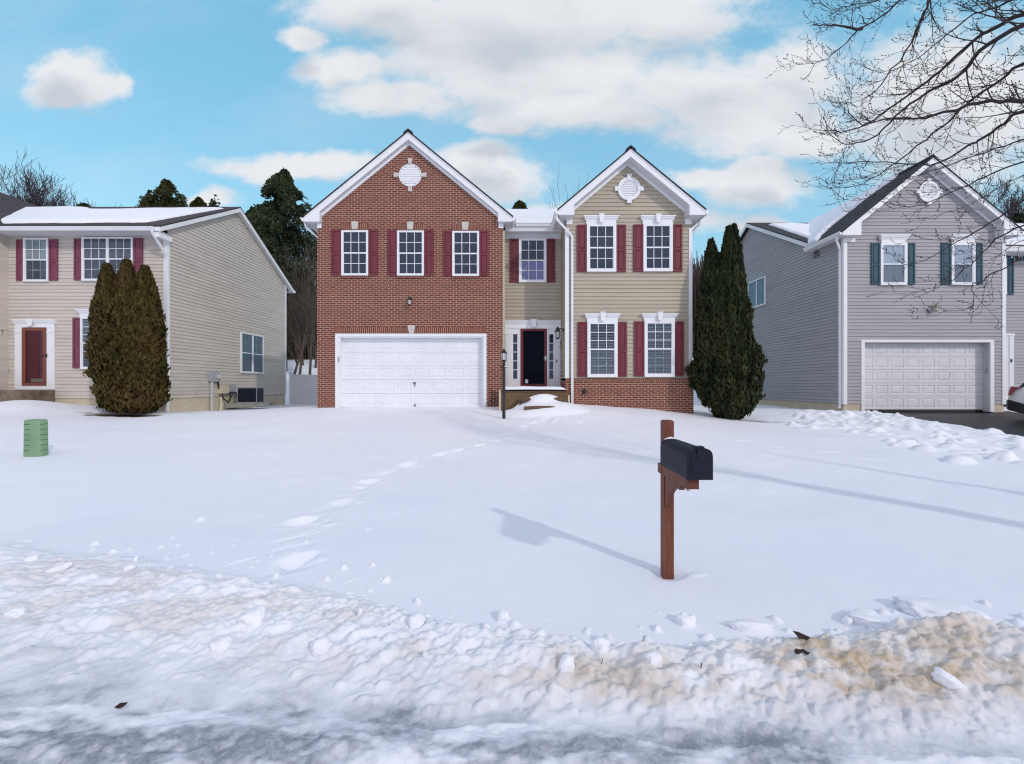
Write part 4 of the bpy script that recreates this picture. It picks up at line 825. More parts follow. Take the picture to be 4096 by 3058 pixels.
for (x0, x1, y0, y1, s0, s1, s2, s3) in ((2346, 2463, 899, 1090, 2307, 2345.3, 2464, 2502), (2571, 2687.6, 898, 1088.5, 2532, 2570.3, 2688.5, 2727)):
    window(bh, FY, yx(x0), yx(x1), yz(y1), yz(y0), cas=0.085); head(bh, FY, yx(x0 - 11), yx(x1 + 9), yz(y0), yz(867))
    shutter(bh, FY, yx(s0), yx(s1), yz(y1), yz(y0 + 3), M['shutter']); shutter(bh, FY, yx(s2), yx(s3), yz(y1), yz(y0 + 3), M['shutter'])
for (x0, x1, y0, y1, s0, s1, s2, s3) in ((2348, 2468, 1288, 1510, 2309.5, 2347.3, 2468.7, 2506), (2575.5, 2695.5, 1286, 1508.6, 2535, 2574.8, 2696, 2733)):
    window(bh, FY, yx(x0), yx(x1), yz(y1), yz(y0), cas=0.085, rows=3, blind=('greyblind', 0.0, 1.0, 0.05), screen=True); head(bh, FY, yx(x0 - 10), yx(x1 + 10), yz(y0), yz(1257))
    shutter(bh, FY, yx(s0), yx(s1), yz(y1 - 2), yz(y0 + 1), M['shutter']); shutter(bh, FY, yx(s2), yx(s3), yz(y1 - 2), yz(y0 + 1), M['shutter'])
round_vent(bh, FY, yx(2515), yz(759), 0.285, 0.375, 0.034)
q = MB(*FY); q.disc(yx(2337.7), yz(1567), 0.075, 0.035, 0.06, 16); q.lathe(yx(2337.7), YY_ - 0.10, [(0.05, yz(1576)), (0.06, yz(1570)), (0.03, yz(1563))], 10); q.build('wall_spigot', M['iron'], bh)

# recessed entry
FE = FR(YR); ex = lambda x: PX(x, YR); ez = lambda y: PZ(y, YR)
EL, ER = WR - 0.1, BL
zs = ez(957)
w = MB(*FE); w.siding([(EL, ez(1284)), (ER, ez(1284)), (ER, ez(945)), (EL, ez(945))]); w.box(EL, ER, -0.05, -0.002, 0.8, 7.6); w.build('entry_wall', M['tan'], bh)
w = MB(*FE); w.box(EL, ER - 0.022, 0.0, 0.03, zs, zs + 0.16); w.build('frieze', M['vinyl'], bh)
eave_y, eave_z = YR - 0.42, gzb
w = MB(); w.wbox(er_b[0] - 0.3, el_y[0] + 0.3, eave_y + 0.021, YR, zs + 0.161, zs + 0.18); w.wbox(er_b[0], el_y[0], eave_y, eave_y + 0.02, gzb + 0.004, gzb + 0.17)
w.wbox(er_b[0] - 0.25, el_y[0] + 0.25, eave_y, eave_y + 0.02, zs + 0.14, gzb + 0.002); w.build('soffit', M['soffit'], bh)
gutter(bh, FR(eave_y), er_b[0] + 0.126, el_y[0] - 0.126, gzb + 0.02, 0.0)
smn = 0.45; ry = 21.8; rz_ = eave_z + 0.14 + smn * (ry - eave_y)
w = MB(); w.slab([(WL + .3, eave_y - 0.03, eave_z + 0.14), (BR - .3, eave_y - 0.03, eave_z + 0.14), (BR - .3, ry, rz_), (WL + .3, ry, rz_)], 0.06)
w.slab([(WL + .3, ry, rz_), (BR - .3, ry, rz_), (BR - .3, BACK + .4, rz_ - smn * (BACK + .4 - ry)), (WL + .3, BACK + .4, rz_ - smn * (BACK + .4 - ry))], 0.06); w.build('roof', M['roof'], bh)
window(bh, FE, ex(2075.5), ex(2185), ez(1132), zs - 0.001, nb=0.038, low='lav', cas=0.075)
shutter(bh, FE, ex(2039.5), ex(2075), ez(1131), zs - 0.006, M['shutter']); shutter(bh, FE, ex(2185.6), ex(2219.5), ez(1131), zs - 0.006, M['shutter'])
# door surround
es = thing('door_surround', (0, 0, 0), None, None); es.parent = bh; es.location = (ex(2133) - 0, YR - 17, 0)
porch_z = 1.55; dz0 = PZ(1546, YR) - 0.02
f = MB(*FE); L0, L1 = ex(2020), ER - 0.03
f.box(L0, L1, 0.0, 0.07, ez(1316), ez(1300)); f.sweep([(0.0, ez(1300)), (0.075, ez(1300)), (0.085, ez(1296)), (0.11, ez(1293)), (0.115, ez(1288)), (0.15, ez(1286)), (0.15, ez(1284)), (0, ez(1284))], L0 - 0.02, L1)
for a, c in ((2021, 2041.5), (2223, 2241)):
    f.box(ex(a), ex(c), 0.0, 0.05, porch_z, ez(1316)); f.box(ex(a) - 0.012, ex(c) + 0.012, 0.05, 0.066, ez(1338), ez(1317)); f.box(ex(a) - 0.012, ex(c) + 0.012, 0.05, 0.066, porch_z, porch_z + 0.16)
    n_ = 5
    for k in range(n_): t0 = ex(a) + 0.02 + (ex(c) - ex(a) - 0.04) * k / n_; f.box(t0, t0 + 0.014, 0.05, 0.060, porch_z + 0.161, ez(1338) - 0.001)
f.box(ex(2077), ex(2081.5), 0.0, 0.062, dz0, ez(1316)); f.box(ex(2187.5), ex(2192), 0.0, 0.062, dz0, ez(1316)); f.box(ex(2241.2), L1, 0, 0.02, porch_z, ez(1316))
for a, c in ((2042, 2077), (2192.2, 2222)):
    g_a, g_c = (2052.5, 2069.5) if a < 2100 else (2196.8, 2213); f.box(ex(a), ex(g_a), 0.0, 0.04, porch_z, ez(1316)); f.box(ex(g_c), ex(c), 0.0, 0.04, porch_z, ez(1316)); f.box(ex(g_a), ex(g_c), 0.0, 0.04, ez(1338), ez(1316)); f.box(ex(g_a), ex(g_c), 0.0, 0.04, porch_z, ez(1516.5))
    f.box(ex(g_a) - .02, ex(g_c) + .02, 0.0402, 0.052, ez(1522.5), ez(1517.5))
    for k in range(1, 5): z = ez(1338 + (1516 - 1338) * k / 5); f.box(ex(g_a), ex(g_c), 0.012, 0.034, z - 0.011, z + 0.011)
f.build('surround_trim', M['white'], es)
k = MB(*FE); c = (ex(2122.5) + ex(2145.5)) / 2; k.prism([(c - 0.075, ez(1310)), (c + 0.075, ez(1310)), (c + 0.10, ez(1283)), (c - 0.10, ez(1283))], 0.151, 0.18); k.box(c - 0.11, c + 0.11, 0.151, 0.19, ez(1283), ez(1280)); k.build('keystone', M['white'], es)
for g_a, g_c in ((2052.5, 2069.5), (2196.8, 2213)):
    q = MB(*FE); q.quad(q.p(ex(g_a), .02, ez(1516.5)), q.p(ex(g_c), .02, ez(1516.5)), q.p(ex(g_c), .02, ez(1338)), q.p(ex(g_a), .02, ez(1338))); q.build('sidelight_pane', M['glass'], es, fix=False)
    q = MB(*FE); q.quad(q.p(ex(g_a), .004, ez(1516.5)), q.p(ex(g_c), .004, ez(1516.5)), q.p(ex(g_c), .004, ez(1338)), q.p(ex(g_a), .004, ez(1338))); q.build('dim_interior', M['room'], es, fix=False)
sd = MB(*FE); a, c, t0, t1 = ex(2081.8), ex(2187.2), ez(1546), ez(1316.5)
sd.box(a, a + 0.095, 0.03, 0.075, t0, t1); sd.box(c - 0.095, c, 0.03, 0.075, t0, t1); sd.box(a + 0.095, c - 0.095, 0.03, 0.075, t1 - 0.085, t1); sd.box(a + 0.095, c - 0.095, 0.03, 0.075, t0, t0 + 0.085)
sdo = sd.build('storm_door', M['maroon_door'], bh)
q = MB(*FE); q.quad(q.p(a + .09, .05, t0 + .08), q.p(c - .09, .05, t0 + .08), q.p(c - .09, .05, t1 - .08), q.p(a + .09, .05, t1 - .08)); q.build('pane', M['door_glass'], sdo, fix=False)
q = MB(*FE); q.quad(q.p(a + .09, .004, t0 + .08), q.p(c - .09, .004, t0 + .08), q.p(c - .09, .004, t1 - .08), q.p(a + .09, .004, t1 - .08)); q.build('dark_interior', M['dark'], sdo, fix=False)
q = MB(*FE); q.box(ex(2101), ex(2112), 0.0505, 0.053, ez(1534), ez(1519)); q.build('sticker', M['whiteblind'], sdo)
q = MB(*FE); hx = ex(2182); q.box(hx - 0.02, hx + 0.02, 0.0755, 0.085, ez(1444), ez(1425)); q.box(hx - 0.065, hx + 0.01, 0.10, 0.115, ez(1435), ez(1432)); q.box(hx - 0.008, hx + 0.008, 0.085, 0.10, ez(1435), ez(1432)); q.build('handle', M['steel'], sdo)
q = MB(*FE); q.box(ex(2224), ex(2227.5), 0.0605, 0.08, ez(1451.5), ez(1440)); q.build('doorbell', M['black'], bh)
for k_, ch in enumerate('8591'): text(bh, ch, ex(2241.5), YR - 0.070, ez(1371 + k_ * 11.0), 0.12, M['brass'], 'house_number')
wall_lantern(bh, BL - 0.02, 15.95, PZ(1322, 15.95), (-1, 0, 0), 1.25)
# porch slab and steps
p = MB(); p.wbox(WR - 0.06, BL - 0.022, 14.92, YR - 0.01, 0.6, porch_z - 0.03); po = p.build('porch', M['step'], bh)
p = MB(); p.wbox(WR - 0.07, BL - 0.021, 14.90, 14.98, porch_z - 0.028, porch_z - 0.0); p.build('porch_nosing', M['stone'], po)
p = MB(); p.wbox(WR - 0.12, WR - 0.062, 14.93, 15.0, 0.7, porch_z + 0.03); p.wbox(BL + 0.0, BL + 0.055, 14.93, 15.0, 0.7, PZ(1582, 14.93)); p.build('porch_post', M['cream'], po)
p = MB(); p.wbox(0.22, 1.62, 14.40, 14.90, 0.7, 1.315); p.build('step', M['stone'], po)
p = MB(); p.tube([(0.36, 13.92, 1.065), (0.7, 13.90, 1.075), (1.1, 13.90, 1.072), (1.34, 13.93, 1.062)], [0.05, 0.06, 0.06, 0.045], 6); p.wbox(0.36, 1.34, 13.93, 14.39, 0.6, 1.09); p.build('step', M['stone'], po)
p = MB(); q_ = [(0.30, 14.36, 1.28), (0.42, 14.33, 1.30), (0.56, 14.34, 1.325)]; p.tube(q_, [0.05, 0.075, 0.03], 7); p.tube([(1.28, 14.35, 1.33), (1.42, 14.34, 1.325), (1.58, 14.36, 1.29)], [0.03, 0.06, 0.05], 7); p.build('step_edge', M['stone'], po)
p = MB(); p.wbox(WR - 0.42, WR - 0.40, YB - 0.06, YB - 0.04, 0.9, 1.62); p.wbox(WR - 0.30, WR - 0.285, YB - 0.06, YB - 0.04, 0.9, 1.55); p.tube([(WR - .42, YB - .05, 1.5), (WR - .2, YB - .06, 1.5)], 0.012, 4); p.build('hose_hanger', M['iron'], bh)
# snow on the porch and on the main roof
nxs = 40
gxx, gyy = np.meshgrid(np.linspace(0, 1, nxs), np.linspace(0, 1, nxs))
def porch_t(a, b_): return 0.06 * np.clip(np.minimum(np.minimum(a, 1 - a) * 12, np.minimum(b_ + .012, 1 - b_) * 10), -0.01, 1) * (0.75 + 0.5 * np.exp(-((a - 0.6) / 0.3) ** 2))
snow_sheet('porch_snow', (WR - 0.04, 14.90, porch_z), (BL - 0.03 - WR + 0.04, 0, 0), (0, 1.55, 0), 60, 40, porch_t, 'rounded snow left on the front porch below the black storm door', 'snow', 1, 0.15)
Lr = (ry - 0.15 - eave_y); snow_sheet('roof_snow', (er_b[0] - 0.9, eave_y + 0.02, eave_z + 0.145), (el_y[0] - er_b[0] + 1.8, 0, 0), (0, Lr, smn * Lr), 60, 60, lambda a, b_: np.clip(np.minimum(b_ * 20 + 0.1 * fbm(a * 9, b_ * 3, 5, 3), (1 - b_) * 20), -1, 1) * 0.06, 'clean snow on the small roof between the brick gable and the tan gable', 'snow', 2, 0.10)

# ------------------------------------------------------------------ the beige house on the left
YL = 17.1; FL = FR(YL); lx = lambda x: PX(x, YL); lz = lambda y: PZ(y, YL)
XC = -12.42; YLB = 26.05; LB = -23.0
lh = thing('beige_house', (-17, 20, 0.8), 'beige vinyl sided house with faded maroon shutters and snow on its brown roof', 'house')
RY, RZ, EZ, EY = 21.35, 9.70, 7.22, 16.45; sL = (RZ - EZ) / (RY - EY); RE = YLB + 0.55
zb_ = 1.26
w = MB(*FL); w.siding([(LB, zb_), (XC, zb_), (XC, 7.09), (LB, 7.09)])
SD = ((XC, 0, 0), (0, 1, 0), (1, 0, 0))
w.frame(*SD); zr = lambda y: RZ - sL * abs(y - RY) - 0.12
w.siding([(YL + .001, zb_), (YLB, zb_), (YLB, zr(YLB)), (RY, zr(RY)), (YL + .001, zr(YL))], e=0.132)
w.wbox(LB, XC - 0.004, YL + 0.004, YLB, zb_ - 0.01, 7.0); w.prism([(YL + .1, 6.9), (YLB - .1, 6.9), (RY, zr(RY) - .05)], -0.05, -0.004)
w.build('beige_wall', M['beige'], lh)
w = MB(); w.wbox(LB, XC - 0.012, YL + 0.012, YLB - 0.012, 0.1, zb_ - 0.012); w.build('foundation', M['concrete'], lh)
w = MB(); w.wbox(XC - 0.10, XC + 0.038, YL - 0.038, YL - 0.0, zb_ - .02, 6.95); w.wbox(XC, XC + 0.038, YL, YL + 0.09, zb_ - .02, 6.95); w.build('corner_board', M['white'], lh); w = MB(); w.wbox(XC - .0, XC + 0.038, YLB - 0.09, YLB + 0.02, zb_ - .02, zr(YLB)); w.build('corner_board', M['white'], lh)
# roof, rake, soffit, gutter
XR = XC + 0.22
w = MB(); w.slab([(LB - .4, EY, EZ + .05), (XR, EY, EZ + .05), (XR, RY, RZ + .05), (LB - .4, RY, RZ + .05)], 0.05); w.slab([(LB - .4, RY, RZ + .05), (XR, RY, RZ + .05), (XR, RE, RZ + .05 - sL * (RE - RY)), (LB - .4, RE, RZ + .05 - sL * (RE - RY))], 0.05)
lroof = w.build('roof', M['roof_brown'], lh)
w = MB((XR - 0.03, 0, 0), (0, 1, 0), (1, 0, 0)); rb = 0.17; er_z = RZ - sL * (RE - RY)
w.prism([(EY, EZ), (RY, RZ), (RE, er_z), (RE, er_z - rb), (RY, RZ - rb - .01), (EY, EZ - rb)], 0, 0.025); w.build('rake_trim', M['white'], lh)
w = MB(); w.slab([(XC, EY + .03, EZ - .14), (XR - .031, EY + .03, EZ - .14), (XR - .031, RY, RZ - .15), (XC, RY, RZ - .15)], 0.012); w.slab([(XC, RY, RZ - .15), (XR - .031, RY, RZ - .15), (XR - .031, RE, er_z - .14), (XC, RE, er_z - .14)], 0.012)
w.wbox(LB, XR - .031, EY + 0.02, YL, EZ - 0.132, EZ - 0.118); w.build('soffit', M['soffit'], lh)
w = MB(); w.wbox(LB, XR - 0.031, EY, EY + 0.018, EZ - 0.14, EZ); w.wbox(XC + .03, XR - 0.031, EY + .018, YL - .0, EZ - 0.34, EZ - 0.172); w.build('fascia', M['white'], lh)
gutter(lh, FR(EY), LB, XR - 0.14, EZ - 0.145, 0.0)
gx_ = XR - 0.22
spout(lh, [(gx_, EY - 0.05, EZ - 0.10), (gx_, EY - 0.04, EZ - 0.2), (gx_ + 0.02, EY + 0.02, EZ - 0.30), (XC + 0.055, YL - 0.10, EZ - 0.86), (XC + 0.06, YL - 0.07, EZ - 0.96), (XC + 0.06, YL - 0.07, 0.80)])
w = MB(); w.tube([(XR + .0, RE + .06, er_z - .02), (XR + .0, RE + .06, er_z - .05)], .05, 6); w.wbox(XR - .6, XR + .02, RE, RE + .12, er_z - .14, er_z - .02); w.build('rear_gutter', M['white'], lh)
# windows
window(lh, FL, lx(102), lx(201), lz(1129), lz(956), nb=0.038, up='paleblind', screen=True); shutter(lh, FL, lx(71), lx(101.3), lz(1124.7), lz(961), M['shutter_pink']); shutter(lh, FL, lx(201.7), lx(235.5), lz(1124), lz(960), M['shutter_pink'])
window(lh, FL, lx(334.5), lx(538), lz(1126), lz(952), nb=0.038, double=True, blind=('greyblind', 0.5, 1.0, 0.04), screen=True); shutter(lh, FL, lx(301), lx(333.7), lz(1122.5), lz(957), M['shutter_pink']); shutter(lh, FL, lx(538.8), lx(575), lz(1122), lz(955), M['shutter_pink'])
window(lh, FL, lx(329.5), lx(540), lz(1477), lz(1271), nb=0.038, double=True, rows=3, blind=('paleblind', 0.5, 1.0, 0.05), screen=True); head(lh, FL, lx(317), lx(552), lz(1271), lz(1239)); shutter(lh, FL, lx(296), lx(328.7), lz(1473), lz(1273.6), M['shutter_pink'])
SW = SD
window(lh, SW, 21.66, 23.62, 2.29, 4.16, nb=0.038, double=True, blind=('greyblind', 0.5, 1.0, 0.03), low=None, gm='greyblind', gup=True, screen=True)
# front door with white surround
f = MB(*FL); f.box(lx(64), lx(94), 0.0, 0.05, lz(1559), lz(1311)); f.box(lx(191.5), lx(222), 0.0, 0.05, lz(1559), lz(1311)); f.box(lx(64), lx(222), 0.0, 0.052, lz(1311), lz(1297)); f.box(lx(94), lx(191.5), 0.0, 0.045, lz(1559), lz(1544))
for a, c in ((64, 94), (191.5, 222)): f.box(lx(a) - .015, lx(c) + .015, .0505, .065, lz(1331), lz(1326)); f.box(lx(a) + .04, lx(c) - .04, .0505, .058, lz(1540), lz(1336))
f.sweep([(0.0, lz(1297)), (0.06, lz(1297)), (0.09, lz(1290)), (0.12, lz(1283)), (0.12, lz(1280)), (0, lz(1280))], lx(59), lx(231))
sfo = f.build('door_surround', M['white'], lh)
k = MB(*FL); k.prism([(lx(127), lz(1307)), (lx(141), lz(1307)), (lx(148), lz(1278)), (lx(120), lz(1278))], 0.121, 0.15); k.build('keystone', M['white'], sfo)
f = MB(*FL); a, c, t0, t1 = lx(94.5), lx(191), lz(1543.5), lz(1312.5); f.box(a, a + .125, .02, .07, t0, t1); f.box(c - .115, c, .02, .07, t0, t1); f.box(a + .125, c - .115, .02, .07, t1 - .11, t1); f.box(a + .125, c - .115, .02, .07, t0, t0 + .10); so = f.build('storm_door', M['redwood'], lh)
q = MB(*FL); q.quad(q.p(a + .12, .05, t0 + .09), q.p(c - .11, .05, t0 + .09), q.p(c - .11, .05, t1 - .1), q.p(a + .12, .05, t1 - .1)); q.build('pane', M['clear'], so, fix=False)
q = MB(*FL); q.box(a + .12, c - .11, -0.01, 0.037, t0 + .09, t1 - .1)
q.build('inner_door', M['maroon_door'], so)
q = MB(*FL); q.box(lx(129), lx(175), .0375, .044, lz(1530), lz(1515)); q.build('kick_plate', M['brass'], so)
q = MB(*FL); q.box(lx(189), lx(196), .0705, .10, lz(1430), lz(1417)); q.box(lx(173), lx(181), .0505, .07, lz(1432), lz(1420)); q.build('handle', M['iron'], so)
q = MB(*FL); q.disc(lx(27), lz(1330), .085, .02, .06, 14); q.build('light_mount', M['beige'], lh); wall_lantern(lh, lx(30), YL - .05, lz(1322), (0, -1, 0), 1.1, 'brass')
q = MB(*FL); q.box(lx(22), lx(38), .02, .05, lz(1492), lz(1476)); q.tube([(lx(29), YL - .05, lz(1482)), (lx(29), YL - .13, lz(1482)), (lx(30), YL - .15, lz(1489))], .018, 6); q.build('wall_spigot', M['meter'], lh)
q = MB(); q.wbox(-20.2, lx(222), 15.9, YL - .02, 0.5, PZ(1563, 15.9)); q.wbox(-20.2, -17.6, 15.4, 15.9, 0.5, PZ(1585, 15.4)); q.build('front_step', M['old_step'], lh)
# cross gable at the far left
ww = MB(); RX, EXX = -21.55, -17.75
ww.slab([(EXX, 15.6, EZ + .06), (RX, 15.6, RZ + .16), (RX, RY + .4, RZ + .16), (EXX - .2, RY + .4, EZ + .2)], 0.05); ww.slab([(RX, 15.6, RZ + .16), (-25.3, 15.6, EZ + .06), (-25.3, RY + .4, EZ + .06), (RX, RY + .4, RZ + .16)], 0.05)
ww.build('roof', M['roof_brown'], lh)
w = MB(*FR(15.9)); w.siding([(-25, 1.2), (-18.1, 1.2), (-18.1, EZ - .1), (RX, RZ - .1), (-25, EZ - .1)]); w.wbox(-25, -18.1, 15.92, YL + .1, 0.3, EZ - .1); w.build('beige_wall', M['beige'], lh)
# utilities on the side wall (fixed to it)
q = MB(*SD); q.box(19.35, 19.95, 0.02, 0.17, PZ(1527, 19.7), PZ(1487, 19.7)); q.box(19.9, 20.1, 0.02, 0.10, PZ(1522, 19.9), PZ(1504, 19.9)); mo = q.build('electric_meter', M['meter'], lh)
q = MB((XC, 0, 0), (0, 1, 0), (1, 0, 0)); mz = PZ(1508, 19.8); q.v = []; n_ = 14
for i in range(3):
    r_ = (0.085, 0.085, 0.06)[i]; n__ = (0.171, 0.24, 0.262)[i]
    for k in range(n_): q.v.append(tuple(q.p(19.80 + r_ * math.cos(2 * math.pi * k / n_), n__, mz + r_ * math.sin(2 * math.pi * k / n_))))
q.f = [(i * n_ + k, i * n_ + (k + 1) % n_, (i + 1) * n_ + (k + 1) % n_, (i + 1) * n_ + k) for i in range(2) for k in range(n_)] + [tuple(range(2 * n_, 3 * n_))]; q.build('meter_glass', M['lamp_glass'], mo)
q = MB(); q.tube([(XC + .09, 19.5, PZ(1527, 19.7)), (XC + .09, 19.5, 0.5)], .055, 8); q.wbox(XC + .02, XC + .16, 19.43, 19.57, 1.4, 1.43); q.build('conduit', M['pipe'], lh)
q = MB(*SD); q.box(19.95, 20.55, 0.03, 0.17, PZ(1575, 20), PZ(1545, 20)); q.box(19.93, 20.57, 0.03, 0.185, PZ(1545, 20), PZ(1543, 20)); q.build('telephone_box', M['cream'], lh)
q = MB(); q.tube([(XC + .1, 20.2, PZ(1575, 20)), (XC + .12, 20.25, 1.15), (XC + .16, 20.5, 1.0), (XC + .12, 20.8, 1.2), (XC + .1, 20.75, 1.4)], .03, 6); q.tube([(XC + .1, 20.5, 1.4), (XC + .13, 20.9, 1.38), (XC + .1, 21.2, 1.40), (XC + .1, 21.3, 1.2)], .035, 6); q.tube([(XC + .08, 19.9, 2.1), (XC + .1, 19.95, 1.7), (XC + .1, 20.0, 1.5)], .045, 6)
q.build('cable', M['iron'], lh)
q = MB(); q.tube([(XC + .1, 20.1, 1.2), (XC + .2, 19.95, 0.9), (XC + .25, 19.8, 0.6)], .05, 6); q.build('drain_pipe', M['cream'], lh)
q = MB(*SD); q.box(20.75, 21.2, 0.02, 0.10, 1.45, 1.75); q.build('disconnect_box', M['meter'], lh)
# snow on its roof
def lt(a, b_):
    x = LB + (XR - LB) * a
    top = np.interp(x, [-23, -21.4, -19.5, -18.6, -17.9, -17.2, -15.5, -13.6, -12.3], [0.72, 0.86, 0.93, 0.90, 0.78, 0.76, 0.83, 0.87, 0.88]); bot = 0.085 + 0.03 * fbm(x * 0.9, b_ * 0, 13, 3) + 0.05 * np.clip((x + 17.4) / 5, 0, 1) + 0.22 * np.clip((x + 13.2) / 0.8, 0, 1)
    vall = (x - (-17.75 - (b_) * 3.8)) * 0.5   # bare beyond the valley of the cross gable
    right = (XR - 0.22 - 0.75 * (1 - b_) ** 0.7 - x) * 0.7
    return np.minimum(np.minimum((top - b_) * 0.9, (b_ - bot) * 0.9), np.minimum(right, vall + 0.25))
SLh = math.hypot(RY - EY, RZ - EZ)
snow_sheet('roof_snow', (LB, EY, EZ + .055), (XR - LB, 0, 0), (0, RY - EY, RZ - EZ), 260, 110, lt, 'broad white snow sheet on the brown roof of the beige house', 'snow', 3, 0.10)

# ------------------------------------------------------------------ the grey house on the right
YG = 18.1; FG = FR(YG); rx = lambda x: PX(x, YG); rz = lambda y: PZ(y, YG)
gh = thing('grey_house', (15.7, 21, 0.8), 'grey sided house with teal shutters and a steep dark roof half covered in snow', 'house')
GL, GR = 12.65, 18.75; AP = (15.73, 10.24); sg = 0.8223; YF_ = 17.75
el_g = (12.37, AP[1] - sg * (AP[0] - 12.37)); er_g = (2 * AP[0] - 12.37, el_g[1]); zbg = PZ(941, YF_)
zsd = 1.03; MY, MZ, ms = 25.2, 10.30, 0.50; EYm = 19.5
def zrg(x): return AP[1] - sg * abs(x - AP[0]) - 0.16
w = MB(*FG); h0, h1, ht = rx(3443.6), rx(3974), rz(1360)
for poly in ([(GL, zsd), (h0, zsd), (h0, ht), (GL, ht)], [(h1, zsd), (GR, zsd), (GR, ht), (h1, ht)]): w.siding(poly, e=0.132, z0=zsd)
z1_ = zsd + 0.132 * math.floor((ht - zsd) / 0.132)
w.siding([(GL, ht), (GR, ht), (GR, zrg(GR)), (AP[0], zrg(AP[0])), (GL, zrg(GL))], e=0.132, z0=ht)
w.prism([(GL, ht), (GR, ht), (GR, zrg(GR)), (AP[0], zrg(AP[0])), (GL, zrg(GL))], -0.05, -0.003)
w.frame((GL, 0, 0), (0, 1, 0), (-1, 0, 0)); zm_ = lambda y: MZ - ms * abs(y - MY) - 0.16
GB = 31.0
w.siding([(YG + .001, zsd), (GB, zsd), (GB, 7.0), (YG + .001, 7.0)], e=0.132); w.siding([(YG + .001, 7.0), (EYm + .4, 7.0), (EYm + .4, zbg + .02), (YG + .001, zbg + .02)], e=0.132, z0=zsd + 0.132 * 45); w.wbox(GL + .004, GL + .1, YG + .3, EYm + .5, 6.9, zbg + .02); w.siding([(EYm - .0, 7.0), (GB, 7.0), (GB, zm_(GB)), (MY, zm_(MY)), (EYm, max(zm_(EYm), 7.02))], e=0.132, z0=zsd + 0.132 * 45)
w.prism([(EYm, 6.99), (GB, 6.99), (MY, zm_(MY))], -0.05, -0.004)
w.wbox(GL + .004, GL + .2, YG + .3, GB, zsd, 7.0); w.wbox(GR - .2, GR - .002, YG + .3, EYm + .6, zsd, 7.0)
w.wbox(GL + .2, GR + 9, YG + 3.0, GB, zsd, 7.0)
w.build('grey_wall', M['grey'], gh)
w = MB(); w.wbox(GL + .012, h0, YG + .012, YG + .3, .1, zsd - .006); w.wbox(h1, GR - .012, YG + .012, YG + .3, .1, zsd - .006); w.wbox(GL + .012, GL + .3, YG + .3, GB, .1, zsd - .006); w.wbox(GR - .3, GR - .012, YG + .3, EYm + .6, .1, zsd - .006); w.build('foundation', M['concrete'], gh)
w = MB(); zc = zbg - 0.02
w.wbox(GL - .038, GL + .10, YG - .038, YG, zsd - .03, zc); w.wbox(GL - .038, GL, YG, YG + .09, zsd - .03, zc); w.build('corner_board', M['white'], gh); w = MB(); w.wbox(GR - .10, GR + .038, YG - .038, YG + .09, zsd - .03, zc); w.build('corner_board', M['white'], gh)
gable(gh, YG, YF_, MY + 0.3, AP, el_g, er_g, 0.21, 13.06, 2 * AP[0] - 13.06, zbg, GL, GR, yl=EYm + 0.55)
gutter_y(gh, el_g[0], -1, YF_ + .02, EYm + .5, zbg + .02)
spout(gh, [(el_g[0] - .05, 18.0, zbg + .02), (el_g[0] - .04, 18.05, zbg - .1), (GL - .07, 18.22, zbg - .42), (GL - .065, 18.24, zbg - .55), (GL - .065, 18.24, 0.85)])
# main body roof
XB = GL - 0.2; zE = MZ - ms * (MY - EYm) + .05
w = MB(); w.slab([(XB, EYm - .1, zE - .05), (28, EYm - .1, zE - .05), (28, MY, MZ + .05), (XB, MY, MZ + .05)], .05); w.slab([(XB, MY, MZ + .05), (28, MY, MZ + .05), (28, GB + .3, MZ + .05 - ms * (GB + .3 - MY)), (XB, GB + .3, MZ + .05 - ms * (GB + .3 - MY))], .05); w.build('roof', M['roof'], gh)
w = MB((XB, 0, 0), (0, 1, 0), (-1, 0, 0)); y0 = EYm + .35; w.prism([(y0, MZ - ms * (MY - y0)), (MY, MZ), (GB + .3, MZ - ms * (GB + .3 - MY)), (GB + .3, MZ - ms * (GB + .3 - MY) - .17), (MY, MZ - .18), (y0, MZ - ms * (MY - y0) - .17)], 0, .022); w.build('rake_trim', M['vinyl'], gh)
w = MB(); w.slab([(XB + .001, y0, MZ - ms * (MY - y0) - .14), (GL, y0, MZ - ms * (MY - y0) - .14), (GL, MY, MZ - .14), (XB + .001, MY, MZ - .14)], .012); w.build('soffit', M['soffit'], gh)
# windows, vent, lamp
for (x0, x1, s0, s1, s2, s3) in ((3516.5, 3622, 3481, 3516, 3622.5, 3656), (3799, 3893, 3761, 3798.5, 3893.5, 3925)):
    window(gh, FG, rx(x0), rx(x1), rz(1143), rz(976), cas=0.085, grille=False, up='whiteblind', low='greyblind'); head(gh, FG, rx(x0 - 3), rx(x1 + 6), rz(976), rz(943), key=False)
    shutter(gh, FG, rx(s0), rx(s1), rz(1139.6), rz(973), M['teal']); shutter(gh, FG, rx(s2), rx(s3), rz(1139.6), rz(973), M['teal'])
round_vent(gh, FG, rx(3711), rz(770), 0.30, 0.40, 0.034)
q = MB(*FG); q.disc(rx(3716), rz(1240), .09, .02, .07, 14); q.build('light_mount', M['meter'], gh); wall_lantern(gh, rx(3722), YG - .06, rz(1228), (0.3, -0.95, 0), 0.9, 'brass')
window(gh, ((GL, 0, 0), (0, 1, 0), (-1, 0, 0)), 23.6, 25.3, 5.75, 7.17, cas=0.06, grille=False, slide=True, back='room', blind=('paleblind', 0, 1, .05))
